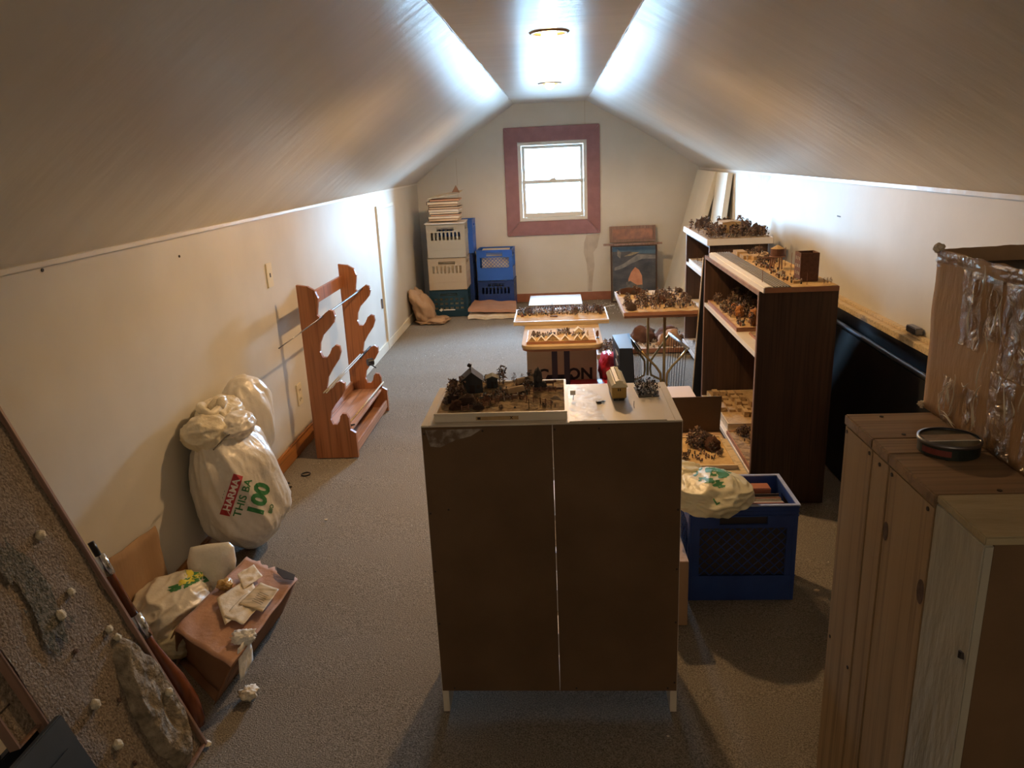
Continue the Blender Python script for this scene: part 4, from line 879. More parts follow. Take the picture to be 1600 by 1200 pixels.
# carton with big letters behind the table
t = thing('kraft_carton', 'large kraft carton with black printed lettering behind the pedestal table', 'carton', (.008, 5.0, 0))
M['cardl'] = mat('pale_kraft_cardboard', (.50, .38, .24), (.58, .45, .30), rough=.75, ns=6)
CX0, CX1, CYA, CYB, CH = -.222, .235, 4.86, 5.15, .275
for nm, bx_ in (('front_panel', (CX0, CX1, CYA, CYA + .005, .002, CH)), ('back_panel', (CX0, CX1, CYB - .005, CYB, .002, CH)), ('side_panel', (CX0, CX0 + .005, CYA + .0055, CYB - .0055, .002, CH)), ('side_panel', (CX1 - .005, CX1, CYA + .0055, CYB - .0055, .002, CH)), ('top_panel', (CX0 - .002, CX1 + .002, CYA - .001, CYB, CH + .0005, CH + .008))): MB().box(*bx_).build(nm, 'cardl', t, world=True)
pr_ = bpy.data.objects['front_panel.004'] if False else t
letter('C', .115, (-.12, CYA, .10), (1, 0, 0), (0, 0, 1), 'black', t, bold=.003)
letter('ON', .105, (.125, CYA, .105), (1, 0, 0), (0, 0, 1), 'black', t, bold=.0035)
q = MB(); q.slab([(-.13, CYA - .0003, .03), (-.09, CYA - .0003, .105), (.07, CYA - .0003, .105), (.115, CYA - .0003, .03), (.09, CYA - .0003, .005), (.06, CYA - .0003, .04), (-.07, CYA - .0003, .04), (-.10, CYA - .0003, .005)], (0, -1, 0), .0004); q.build('printed_silhouette', 'rackblk', t, world=True)
tag(MB().box(.18, .235, 4.90, 4.98, .2835, .300).build('small_white_box', 'white', bevel=.002), 'small white box on the right end of the kraft carton', 'box')
q = wavy_panel((-.13, 4.56, .068), (.31, 4.56, .068), (.30, 4.845, .072), (-.13, 4.845, .072), .060, (0, 0, 1), 20, 10, .006, seed=4); tag(q.build('folded_red_plastic', 'red', smooth=True), 'folded red plastic lying on the carpet in front of the kraft carton with black lettering', 'plastic sheet')
vs, fs = crumple((.325, 5.0, .10), .065, .16, .115, 8, 4, .15, 2.2, .15, .002); q = MB(); q.add(vs, fs)
tag(q.build('red_plastic_bag', 'red', smooth=True), 'crumpled red plastic bag between the kraft carton and the dark rack', 'bag')
# slotted dark rack
t = thing('slotted_rack', 'tall dark slate media rack with slots, beside the kraft carton', 'rack', (.39, 4.63, 0), (0, 0, .0))
q = MB(); q.hexa([(.352, 4.44, 0), (.455, 4.43, 0), (.470, 4.83, 0), (.352, 4.82, 0)], [(.350, 4.45, .375), (.427, 4.445, .375), (.445, 4.84, .375), (.333, 4.80, .375)]); q.build('body', 'rackblk', t, world=True, bevel=.003)
q = MB(); q.slab([(.349, 4.447, .3765), (.428, 4.443, .3765), (.446, 4.84, .3765), (.332, 4.80, .3765)], (0, 0, 1), .001); q.build('top_panel', mat('grey_blue_top', (.16, .19, .26), rough=.45), t, world=True)
for k in range(4):
    z = .32 - k * .062
    for j in range(3): q = MB(); q.slab([(.3415 - .0 + .0 * j, 4.50 + j * .05, z), (.3395, 4.535 + j * .05, z + .008), (.3395, 4.54 + j * .05, z - .02), (.3425, 4.52 + j * .05, z - .03)], (-1, 0, 0), .006); q.build('pale_slot', 'greyc', t, world=True)
# 4. brass magazine-rack table with diorama on top
t = thing('brass_table', 'brass tube magazine-rack table at the right, carrying a crowded diorama', 'table', (.60, 4.72, 0))
TZ = .588
MB().box(.37, .81, 4.36, 5.06, TZ - .014, TZ).build('table_top', 'rimb', t, world=True, bevel=.002)
for (px, py, vx0, vx1, zt_, zv, tag_) in ((.622, 4.50, .478, .763, .352, .20, 0), (.576, 4.95, .449, .717, .338, .16, 1)):
    MB().tube([(px, py, .06), (px, py, TZ - .015)], .0085, 12).build('post', 'brass', t, world=True, smooth=True)
    for s, vx in ((-1, vx0), (1, vx1)):
        x0 = px + s * .017
        MB().tube([(vx, py, zt_), (px + s * .10, py, zt_ - (zt_ - zv) * .35), (px + s * .05, py, zv + .045), (x0 + s * .004, py, zv), (x0, py, zv - .06), (x0 + s * .006, py, zv - .10), (px + s * .07, py, .035), (px + s * .13, py, .008)], .0075, 10).build('curved_tube', 'brass', t, world=True, smooth=True)
for s, (xa, xb, za, zb) in ((-1, (.478, .449, .352, .338)), (1, (.763, .717, .352, .338))):
    MB().tube([(xa, 4.49, za), (xb, 4.96, zb)], .0095, 10).build('top_bar', 'chrome' if s < 0 else 'whitegloss', t, world=True, smooth=True)
    MB().tube([(xa * .5 + .31 + s * .04, 4.49, .02), (xb * .5 + .29 + s * .04, 4.96, .012)], .008, 10).build('lower_bar', 'chrome' if s > 0 else 'whitegloss', t, world=True, smooth=True)
    for k in range(8):
        f = (k + .5) / 8; yy = 4.49 + .47 * f; x_ = xa + (xb - xa) * f
        MB().tube([(x_ - .004 * s, yy, za), (x_ - .02 * s, yy, .02)], .0018, 5).build('rack_wire', 'wire', t, world=True)
for k in range(3): MB().tube([(.50, 4.55 + k * .05, .03 + .02 * k), (.60, 4.55 + k * .05, .03 + .02 * k)], .0022, 5).build('rack_wire', 'wire', t, world=True)
D = tray('diorama thick with trees and miniatures on the brass magazine-rack table', (.59, 4.71, .589), .44, .72, .020, 0, 'sand', 'rimb', .006, .0, basem='rimb')
MB().box(-.223, -.2203, -.36, .36, 0, .021).build('white_edge_strip', 'whiteedge', D)
crowd(D, [(-.2, .2, -.28, .34)], 260, .024, 61)
scatter(D, 'tree', [(-.2, .2, -.1, .34), (-.2, 0, -.3, .0), (.05, .2, -.28, .1)], 46, .045, 62); scatter(D, 'bush', [(-.2, .2, -.25, .3)], 9, .03, 63)
inst(BUSH[0], 'model_bush', D, (.02, -.10, .018), 0, .06); inst(BUSH[0], 'model_bush', D, (-.12, .24, .018), 0, (.16, .05, .05)); inst(BUSH[1], 'model_bush', D, (-.17, -.29, .018), 1, .055)
# 5. dioramas standing on the carpet behind the brass table
D = tray('low diorama with rust mounds on the carpet behind the brass table', (.83, 6.02, 0), .56, .52, .03, 0, 'gravel', 'rimb')
inst(BUSH[0], 'model_mound', D, (-.17, 0, .025), 0, (.16, .14, .15)); inst(BUSH[0], 'model_mound', D, (.02, -.02, .025), 2, (.20, .16, .15)); inst(BUSH[1], 'model_mound', D, (-.12, .10, .025), 1, .12)
M['tanrock'] = mat('tan_rust_rock', (.30, .16, .08), (.42, .25, .14), rough=.9, ns=20, bump=.5)
q = MB(); q.blob((.03, -.12, .06), .085, 3, .5, 2, 8, (1.2, 1, 1)); q.build('rock_mound', 'tanrock', D, smooth=True)
crowd(D, [(-.26, .26, -.24, .24)], 120, .026, 71); scatter(D, 'tree', [(.05, .26, -.2, .24)], 14, .06, 72)
D = tray('low diorama covered in grey-white miniatures on the carpet, just behind the dark rack', (.40, 5.85, 0), .25, .46, .03, 0, 'gravel', 'rimb')
crowd(D, [(-.11, .11, -.22, .22)], 170, .030, 73); scatter(D, 'tree', [(-.1, .1, -.2, .2)], 10, .05, 74)
# 6. railway diorama on the nearer bookcase
D = tray('long railway diorama with water tower and brick building on the nearer bookcase', (.960, 3.62, .9353), .29, 1.12, .020, 0, 'sand', 'rimb', .004, .0, bumps=.0025, basem='rimb')
MB().box(-.150, -.1455, -.56, .56, .0, .021).build('white_edge_strip', 'whiteedge', D); MB().box(-.1453, -.118, -.555, .555, .0202, .0245).build('white_platform', 'whiteedge', D)
M['rail'] = mat('grey_brown_rail', (.16, .14, .12), rough=.5)
for x in (-.110, -.098, -.086, -.074, -.062, -.050): MB().box(x, x + .0035, -.555, .555, .0235, .0265).build('model_rail', 'rail', D)
MB().box(-.114, -.042, -.556, .556, .0205, .0232).build('track_bed', 'greyw', D)
# brick building: four walls, open roof
h_ = bpy.data.objects.new('model_building', None); COL.objects.link(h_); h_.parent = D; h_.location = (.062, -.40, .022)
for bx_ in ((-.037, .037, -.04, -.036, 0, .115), (-.037, .037, .036, .04, 0, .115), (-.037, -.033, -.0358, .0358, 0, .115), (.033, .037, -.0358, .0358, 0, .115)): MB().box(*bx_).build('wall', 'brickm', h_)
MB().box(-.0328, .0328, -.0358, .0358, .100, .103).build('sunken_roof', 'nail', h_)
for j in range(3):
    for i in range(3): MB().box(-.0378, -.0366, -.028 + i * .022, -.021 + i * .022, .025 + j * .030, .038 + j * .030).build('window', 'greyc', h_)
# water tower
wt = bpy.data.objects.new('model_water_tower', None); COL.objects.link(wt); wt.parent = D; wt.location = (.03, -.08, .022)
MB().disc((0, 0), .030, .060, .092, 20).build('tank', 'brickm', wt); q = MB(); q.tube([(0, 0, .0922), (0, 0, .108)], [.031, .002], 20); q.build('roof_cone', 'clay', wt)
MB().disc((0, 0), .034, .056, .0598, 20).build('deck', 'fence', wt)
for a in range(4): MB().tube([(.026 * cos(a * 1.57 + .8), .026 * sin(a * 1.57 + .8), 0), (.022 * cos(a * 1.57 + .8), .022 * sin(a * 1.57 + .8), .056)], .003, 6).build('leg', 'fence', wt)
MB().tube([(-.01, -.12, .021), (-.01, -.12, .08)], .003, 6).build('model_post', 'fence', D); MB().box(-.05, .03, -.13, -.12, .078, .083).build('model_gantry_beam', 'fence', D)
MB().tube([(.03, -.12, .021), (.03, -.12, .08)], .003, 6).build('model_post', 'fence', D)
for (x, y, h) in ((.09, .0, .09), (.06, -.2, .09), (-.125, -.44, .055), (.03, -.52, .05), (.05, -.3, .075), (.0, .12, .09)): MB().tube([(x, y, .02), (x, y, .02 + h)], .0012, 5).build('thin_pole', 'fence', D)
crowd(D, [(-.03, .10, .10, .50), (-.03, .02, -.5, .1)], 90, .022, 81); crowd(D, [(-.03, .12, -.4, .5)], 50, .014, 83, mt='clay', name='scattered_debris')
for (x, y, s) in ((-.02, .42, .05), (-.02, .30, .04), (.02, .25, .045), (.0, -.46, .022), (-.02, -.36, .016), (-.02, -.26, .018), (.02, -.44, .016), (-.02, .0, .02)): MB().box(-s / 2, s / 2, -s, s, 0, s * .5).build('model_shed', 'clay', D).location = (x, y, .021)
scatter(D, 'tree', [(-.0, .12, .3, .55), (0, .1, .05, .2)], 22, .035, 82)
for x in (.10, .115, .128): inst(TREES[2], 'model_tree', D, (x, -.52 + x * .1, .02), x * 30, .028)
# 7. shelf dioramas in the nearer bookcase
D = tray('autumn diorama with orange bushes on the middle shelf of the nearer bookcase', (.945, 3.86, .6753), .26, .70, .014, 0, 'sand', 'rimb')
crowd(D, [(-.11, .11, -.33, .33)], 110, .026, 91); scatter(D, 'tree', [(-.11, .11, -.33, .33)], 34, .06, 92)
M['orange'] = mat('orange_foliage', (.34, .13, .04), (.45, .2, .07), rough=.9, ns=60, bump=1)
for (x, y, s) in ((-.03, -.28, .065), (-.06, -.10, .05), (-.06, .02, .04)): 
    q = MB(); q.blob((0, 0, s * .6), s * .42, 3, .5, 3, 3, (1, 1, 1.6)); q.build('orange_bush', 'orange', D, smooth=True).location = (x, y, .012)
D = tray('small diorama with dark shrubs at the near end of the middle shelf', (.97, 3.32, .6753), .22, .28, .010, 0, 'turf', 'rimb', .003, 0)
scatter(D, 'tree', [(-.09, .08, -.12, .12)], 14, .045, 93)
D = tray('clay town model with flat-roofed blocks low in the nearer bookcase', (.960, 3.93, .1353), .27, .56, .03, 0, 'clay', 'rimw', .006, .008, bumps=.001)
random.seed(12)
for k in range(34):
    x = -.11 + .044 * (k % 6) + random.uniform(-.008, .008); y = -.22 + .085 * (k // 6) + random.uniform(-.015, .015)
    if -.12 < x < .12 and not (k in (0, 1, 6, 7, 2)):
        a, b_, h = random.uniform(.012, .018), random.uniform(.014, .032), random.uniform(.010, .03); MB().box(-a, a, -b_, b_, 0, h).build('clay_block', 'clay', D, bevel=.001).location = (x, y, .031)
D = tray('low diorama with dark trees at the near end of the bottom shelf', (.955, 3.38, .1353), .29, .46, .012, 0, 'turf', 'rimb')
scatter(D, 'tree', [(-.11, .12, -.2, .2)], 34, .05, 94); crowd(D, [(-.1, .12, -.2, .2)], 50, .02, 95)
# 8. farther bookcase
D = tray('tree-covered diorama with a pale manor house on the farther bookcase', (1.12, 5.28, .9183), .40, .92, .035, 0, 'turf', 'whiteedge', .008, .003, basem='whiteedge')
scatter(D, 'tree', [(-.18, .18, -.42, .42)], 60, .06, 101); crowd(D, [(-.18, .18, -.42, .42)], 120, .022, 102)
model_house(D, .02, -.05, .12, .14, .07, .075, 0, 'clay', 'clay', 'model_manor'); inst(BUSH[1], 'model_bush', D, (.14, -.28, .03), 0, .085); inst(BUSH[1], 'model_bush', D, (-.10, .30, .03), 2, .09); inst(BUSH[2], 'model_bush', D, (.10, -.08, .03), 1, .09)
D = tray('snow-edged diorama on the upper shelf of the farther bookcase', (1.09, 5.28, .7003), .27, .80, .02, 0, 'gravel', 'whiteedge')
scatter(D, 'tree', [(-.11, .11, -.37, .37)], 30, .05, 103)
D = tray('white-edged diorama on the lower shelf of the farther bookcase', (1.07, 5.28, .1003), .30, .80, .02, 0, 'gravel', 'whiteedge')
scatter(D, 'tree', [(-.12, .12, -.37, .37)], 24, .05, 104)
# 9. cartons and tray between cabinet and crate
t = thing('low_carton', 'brown carton with one flap standing up, behind the blue milk crate', 'carton', (.54, 3.03, 0))
for bx_ in ((.40, .705, 2.78, 2.784, .002, .27), (.40, .705, 3.266, 3.27, .002, .27), (.40, .404, 2.785, 3.265, .002, .27), (.701, .705, 2.785, 3.265, .002, .27), (.40, .705, 2.78, 3.27, .2705, .276)): MB().box(*bx_).build('panel', 'card', t, world=True)
q = MB(); q.hexa([(.40, 3.272, .265), (.703, 3.272, .265), (.703, 3.276, .265), (.40, 3.276, .265)], [(.40, 3.285, .435), (.712, 3.285, .437), (.712, 3.289, .437), (.40, 3.289, .435)]); q.build('raised_flap', 'hardb', t, world=True)
tag(MB().box(.43, .712, 2.765, 3.16, .2765, .284).build('tan_board', 'rimw', bevel=.001), 'thin tan board under the small figure tray behind the milk crate', 'board')
D = tray('wood-rimmed tray diorama with dark thicket on the carton behind the milk crate', (.553, 2.985, .2845), .26, .33, .012, 0, 'sand', 'rimw', .010, .006)
random.seed(3)
for (x, y, h, i) in ((.02, .10, .07, 1), (.0, .07, .06, 3), (.03, .05, .065, 1), (-.01, .10, .06, 0), (.01, .03, .05, 3), (.045, .09, .05, 0), (-.02, .05, .05, 1), (.06, -.01, .045, 1), (.08, -.06, .03, 1), (-.07, -.03, .03, 2), (-.06, -.08, .03, 3), (-.09, .05, .04, 1), (-.10, -.07, .035, 0)): inst(TREES[i], 'model_tree', D, (x, y, .011), x * 40, h)
inst(BUSH[0], 'model_bush', D, (.065, .02, .011), 1, .065); inst(BUSH[1], 'model_bush', D, (.05, .09, .011), 1, .06)
crowd(D, [(-.10, .0, -.12, .0), (.0, .09, -.10, .02)], 50, .016, 111); fence(D, [(.0, .02), (.035, -.08)])
tag(MB().box(.395, .685, 3.42, 3.95, 0, .285).build('lavender_carton', 'lav', bevel=.003), 'pale lavender carton on the carpet behind the brown carton', 'carton')
tag(MB().box(.312, .392, 2.20, 2.52, 0, .235).build('narrow_carton', 'card', bevel=.002), 'narrow kraft carton wedged between the white cabinet and the milk crate', 'carton')

# ================================================================== wall rack with rods
PROF = [(-1.312, 0.929), (-1.254, 0.923), (-1.217, 0.9), (-1.205, 0.861), (-1.214, 0.815), (-1.226, 0.77), (-1.208, 0.756), (-1.182, 0.782), (-1.157, 0.803), (-1.136, 0.793), (-1.128, 0.767), (-1.138, 0.734), (-1.168, 0.702), (-1.205, 0.67), (-1.223, 0.63), (-1.231, 0.583), (-1.219, 0.549), (-1.195, 0.548), (-1.176, 0.575), (-1.166, 0.602), (-1.144, 0.621), (-1.121, 0.611), (-1.119, 0.58), (-1.133, 0.54), (-1.172, 0.493), (-1.204, 0.446), (-1.216, 0.391), (-1.206, 0.37), (-1.183, 0.39), (-1.164, 0.417), (-1.139, 0.428), (-1.116, 0.413), (-1.117, 0.379), (-1.142, 0.34), (-1.18, 0.299), (-1.207, 0.265), (-1.217, 0.215), (-1.207, 0.184), (-1.179, 0.186), (-1.166, 0.207), (-1.162, 0.235), (-1.151, 0.249), (-1.125, 0.246), (-1.116, 0.227), (-1.116, 0.156), (-1.088, 0.138), (-1.088, 0.0), (-1.312, 0.0)]
def smooth_poly(p, keep=(0, 44, 45, 46, 47)):
    out = []
    for i, a in enumerate(p):
        if i in keep: out.append(a); continue
        pr, nx = p[i - 1], p[(i + 1) % len(p)]
        for w0, w1, w2 in ((.125 * 2.2, .6, .125), (.08, .84, .08), (.125, .6, .125 * 2.2)):
            s_ = w0 + w1 + w2; out.append(((pr[0] * w0 + a[0] * w1 + nx[0] * w2) / s_, (pr[1] * w0 + a[1] * w1 + nx[1] * w2) / s_))
    return out
rk = thing('gun_rack', 'reddish wooden gun rack with two scalloped end panels by the left wall', 'gun rack', (-1.2, 4.1, 0))
def prism_tri(poly, y0, y1):
    from mathutils.geometry import tessellate_polygon
    q = MB(); n = len(poly); tri = tessellate_polygon([[Vector((p[0], p[1], 0)) for p in poly]])
    q.add([(p[0], y0, p[1]) for p in poly] + [(p[0], y1, p[1]) for p in poly], [tuple(t) for t in tri] + [tuple(i + n for i in reversed(t)) for t in tri] + [(i, i + n, (i + 1) % n + n, (i + 1) % n) for i in range(n)]); return q
SP = smooth_poly(PROF)
prism_tri(SP, 3.73, 3.752).build('end_panel', 'rack', rk, world=True)
prism_tri(SP, 4.50, 4.522).build('end_panel', 'rack', rk, world=True)
MB().box(-1.312, -1.294, 3.7525, 4.4995, .79, .86).build('top_rail', 'rack', rk, world=True, bevel=.002)
MB().box(-1.312, -1.294, 3.7525, 4.4995, .03, .20).build('bottom_rail', 'rackl', rk, world=True, bevel=.002)
MB().box(-1.293, -1.118, 3.7525, 4.4995, .135, .150).build('shelf', 'rackl', rk, world=True, bevel=.002)
MB().box(-1.293, -1.100, 3.7525, 4.4995, .012, .026).build('bottom_board', 'rackl', rk, world=True)
MB().box(-1.104, -1.092, 3.7525, 4.4995, .0265, .075).build('front_lip', 'rackl', rk, world=True, bevel=.002)
tag(MB().tube([(-1.236, 3.20, .735), (-1.20, 3.60, .762), (-1.188, 3.9, .770), (-1.184, 4.56, .775)], [.0025, .0035, .005, .006], 8).build('fishing_rod', 'alu', smooth=True), 'thin metal rod across the top hooks of the gun rack, poking out towards the camera', 'rod')
t = thing('cleaning_rod', 'twin pale rods with a dark reel resting on the third hooks of the gun rack', 'rod', (-1.19, 4.1, .38))
for d in (0, .014): MB().tube([(-1.198 - d, 3.66, .385), (-1.190 - d, 4.40, .398)], .0038, 8).build('rod', 'greyc', t, world=True, smooth=True)
q = MB().tube([(-1.16, 4.38, .35), (-1.13, 4.40, .35)], .022, 14); q.tube([(-1.145, 4.36, .35), (-1.10, 4.33, .33)], .004, 6); q.build('reel', 'black', t, world=True, kind='stuff'); MB().tube([(-1.197, 4.36, .385), (-1.185, 4.58, .40)], [.008, .006], 8).build('grip', 'black', t, world=True)
tag(MB().tube([(-1.15, 3.86, .1565), (-1.10, 4.48, .196)], .005, 8).build('pale_stick', 'rimw', smooth=True), 'pale wooden stick lying over the lowest shelf of the gun rack', 'stick')
t = thing('black_pen', 'short black pen lying on the lowest shelf of the gun rack', 'pen', (-1.145, 3.80, .1505)); MB().tube([(-.02, -.01, .005), (.03, .02, .005)], .0045, 6).build('barrel', 'black', t)

# ================================================================== bags
def bvh_of(o): 
    dg = bpy.context.evaluated_depsgraph_get(); mw = xf(o.parent) if o.parent else Matrix()
    return BVHTree.FromPolygons([mw @ v.co for v in o.data.vertices], [tuple(p.vertices) for p in o.data.polygons])
def decal(bv, vs, fs, T, dr, mt, parent, name, off=.002, lift=0):
    dr = Vector(dr).normalized(); out = []; ok = []
    for v in vs:
        p = T @ Vector((v[0], v[1], 0)); h = bv.ray_cast(p - dr * .5, dr)
        out.append(tuple((h[0] if h[0] else p) - dr * (off + lift))); ok.append(h[0] is not None)
    fs2 = [f for f in fs if all(ok[i] for i in f)]
    q = MB(); q.add(out, fs2)
    return q.build(name, mt, parent, world=True)
def grid_poly(w, h, nx=24, ny=10, wob=0, seed=0, shape=None):
    vs = [(-w / 2 + w * i / nx, -h / 2 + h * j / ny) for j in range(ny + 1) for i in range(nx + 1)]; fs = []
    for j in range(ny):
        for i in range(nx):
            a = j * (nx + 1) + i; cx, cy = (i + .5) / nx * 2 - 1, (j + .5) / ny * 2 - 1
            if shape and cx * cx + cy * cy > 1 + shape * noise.noise(Vector((cx * 2.2, cy * 2.2, seed))) - .25: continue
            fs.append((a, a + 1, a + nx + 2, a + nx + 1))
    return vs, fs
tb = thing('shopping_bag', 'tall full white plastic shopping bag with green and red print against the left wall', 'bag', (-1.26, 2.78, 0))
def bagbody(c, seed, sub, prof, k=2.6, crease=.05, amp=.05, ex=.75):
    """superellipsoid-like sack whose horizontal radii follow prof(z)"""
    bm = bmesh.new(); bmesh.ops.create_icosphere(bm, subdivisions=sub, radius=1); vs = []
    for v in bm.verts:
        p = v.co; s_ = Vector((seed * 5.3, seed, seed * 2.1)); dd = noise.voronoi(p * k + s_)[0]; cr_ = math.exp(-(dd[1] - dd[0]) * 8)
        dd2 = noise.voronoi(p * k * 2.1 + s_)[0]; cr2 = math.exp(-(dd2[1] - dd2[0]) * 8)
        r = 1 + amp * noise.noise(p * 1.8 + s_) * 2 + crease * cr_ + crease * .5 * cr2
        z = math.copysign(abs(p.z) ** .62, p.z); rr = math.sqrt(max(0, 1 - abs(z) ** 3.2)) if abs(z) < 1 else 0; l = math.hypot(p.x, p.y) or 1
        rx, ry, cx, cy = prof((z + 1) / 2); vs.append((c[0] + cx + p.x / l * rr * rx * r, c[1] + cy + p.y / l * rr * ry * r, max(.003, c[2] + (z + 1) / 2 * PH[0])))
    fs = [tuple(v.index for v in f.verts) for f in bm.faces]; bm.free(); return vs, fs
PH = [.56]
def ridg(p, s_, k, st=(1, 1, 1)):
    q_ = Vector((p.x * st[0], p.y * st[1], p.z * st[2])) * k + s_
    return 1 - 2.2 * abs(noise.noise(q_))
def sack(c, H, prof, seed, sub=6, a1=.05, a2=.025, k=1.5, st=(1, 1, .45), flat=3.2):
    """plastic sack with long sharp folds; prof(t) -> rx, ry, offset x, offset y"""
    bm = bmesh.new(); bmesh.ops.create_icosphere(bm, subdivisions=sub, radius=1); vs = []; s_ = Vector((seed * 5.3, seed * 1.7, seed * 2.1))
    for v in bm.verts:
        p = v.co; tw = Matrix.Rotation(p.z * .7, 3, 'Z') @ p
        r = 1 + a1 * ridg(tw, s_, k, st) + a2 * ridg(tw, s_ + Vector((9, 4, 2)), k * 2.3, st) + a2 * .4 * ridg(p, s_, k * 5)
        z = math.copysign(abs(p.z) ** .62, p.z); rr = math.sqrt(max(0, 1 - abs(z) ** flat)); l = math.hypot(p.x, p.y) or 1
        rx, ry, cx, cy = prof((z + 1) / 2)
        vs.append((c[0] + cx + p.x / l * rr * rx * r, c[1] + cy + p.y / l * rr * ry * r, max(.003, c[2] + (z + 1) / 2 * H * (1 + .25 * a1 * ridg(p, s_, 2.2)))))
    fs = [tuple(v.index for v in f.verts) for f in bm.faces]; bm.free(); return vs, fs
def lerpt(tab, t):
    for i in range(len(tab) - 1):
        if t <= tab[i + 1][0]: f = (t - tab[i][0]) / (tab[i + 1][0] - tab[i][0]); f = f * f * (3 - 2 * f); return tuple(a + (b_ - a) * f for a, b_ in zip(tab[i][1:], tab[i + 1][1:]))
    return tab[-1][1:]
TAB = [(0, .100, .120, .0, .03), (.3, .150, .190, .005, .0), (.65, .140, .200, -.005, -.03), (1, .100, .165, -.03, -.04)]
vs, fs = sack((-1.285, 2.745, 0), .585, lambda t: lerpt(TAB, t), 3, 6, .12, .05, 1.5)
q = MB(); q.add(vs, fs); body = q.build('bag_body', 'bag', tb, world=True, smooth=True)
vs, fs = sack((-1.325, 2.985, .30), .37, lambda t: (.095, .13, 0, 0), 6, 5, .10, .05, 1.6, flat=2.4); q = MB(); q.add(vs, fs); q.build('rear_fold', 'bag', tb, world=True, smooth=True)
M['bagk'] = mat('cream_knotted_plastic', (.70, .62, .44), (.78, .71, .54), rough=.35, ns=14, bump=.5, bs=30, spec=.6)
def puff(c, rx, ry, rz, sd, mt, nm, par, a1=.16, k=1.6, sub=5, st=(1, 1, 1)):
    bm = bmesh.new(); bmesh.ops.create_icosphere(bm, subdivisions=sub, radius=1); vs = []; s_ = Vector((sd * 3.3, sd * 7.1, sd))
    for v in bm.verts:
        p = v.co; r = 1 + a1 * ridg(p, s_, k, st) + a1 * .28 * ridg(p, s_ + Vector((3, 3, 3)), k * 2.4, st); vs.append((c[0] + p.x * rx * r, c[1] + p.y * ry * r, max(.003, c[2] + p.z * rz * r)))
    fs = [tuple(v.index for v in f.verts) for f in bm.faces]; bm.free(); return MB().add(vs, fs).build(nm, mt, par, world=True, smooth=True)
puff((-1.335, 2.63, .555), .080, .085, .060, 2, 'bagk', 'gathered_fold', tb); puff((-1.345, 2.78, .575), .075, .11, .065, 5, 'bagk', 'gathered_fold', tb)
puff((-1.25, 2.70, .555), .060, .09, .045, 9, 'bag', 'gathered_fold', tb)
kn = [(-1.345 + .035 * cos(a * .7) * (1 + .3 * sin(a * 2.1)), 2.71 + .055 * sin(a * .7), .625 + .016 * sin(a * 1.4)) for a in range(10)]
MB().tube(kn, [.016, .020, .017, .022, .018, .022, .017, .020, .018, .014], 10).build('handle_knot', 'bagk', tb, world=True, smooth=True)
MB().tube([(-1.345, 2.70, .625), (-1.33, 2.76, .645), (-1.335, 2.83, .625), (-1.35, 2.86, .59)], [.014, .018, .016, .008], 8).build('handle_end', 'bagk', tb, world=True, smooth=True)
MB().tube([(-1.255, 2.50, .535), (-1.24, 2.58, .555), (-1.22, 2.64, .56)], .0025, 5).build('drawn_string', 'nail', tb, world=True)
bv = bvh_of(body)
dv = Vector((-1.16, 2.0, -1.0)).normalized()     # print faces the room
ux = Vector((.20, .55, .80)).normalized(); un = -dv; ux = (ux - un * ux.dot(un)).normalized(); uy = un.cross(ux)
C0 = Vector((-1.13, 2.455, .365))
def put(txt, size, a, b_, mt, bold=0): vs, fs = text_mesh(txt, size, bold, True); decal(bv, vs, fs, frame_T(C0 + ux * a + uy * b_, ux, uy), dv, mt, tb, 'lettering')
vs, fs = grid_poly(.150, .036, 30, 8); decal(bv, vs, fs, frame_T(C0 + ux * .0 + uy * .055, ux, uy), dv, 'redp', tb, 'red_print_band', .0012)
put('HARMA', .036, .002, .055, 'cyp', .0012) if False else None
vs, fs = text_mesh('HARMA', .034, .001, True); decal(bv, vs, fs, frame_T(C0 + ux * .0 + uy * .055, ux, uy), dv, 'cyp', tb, 'lettering', .0026)
put('THIS BA', .040, .0, .012, 'green', .0006); put('100', .085, .01, -.052, 'green', .004); put('BIO', .022, -.01, -.108, 'green', .0006); put('- - -', .02, -.005, .085, 'green')
# small bag with green and yellow print
sb = thing('small_shopping_bag', 'crumpled small plastic bag with green and yellow print between the carton and the left wall', 'bag', (-1.27, 2.17, 0))
b1 = puff((-1.322, 2.17, .098), .112, .15, .088, 21, 'bag', 'bag_body', sb, .17, 1.6, 6, (1, .7, 1)); puff((-1.255, 2.06, .055), .06, .07, .045, 23, 'bagy', 'loose_handle', sb)
bv = bvh_of(b1); d2 = Vector((-1.25, 2.2, -1.4)).normalized(); u2 = Vector((.85, .5, .1)); u2 = (u2 - d2 * u2.dot(d2)).normalized(); v2 = (-d2).cross(u2)
for k, (a, b_, w_, h_, mt, s_) in enumerate(((.05, .045, .13, .05, 'green', 1), (.02, .045, .05, .022, 'yellow', 2), (.07, .05, .06, .016, 'yellow', 3), (.06, .085, .07, .05, 'green', 4), (-.02, .035, .05, .022, 'green', 5), (.035, .07, .03, .04, 'yellow', 6))):
    vs, fs = grid_poly(w_, h_, 40, 24, shape=1.4, seed=s_ * 3.7); decal(bv, vs, fs, frame_T(Vector((-1.285, 2.19, .13)) + u2 * a + v2 * b_, u2, v2), d2, mt, sb, 'printed_patch', .001 + .0006 * (k % 3))
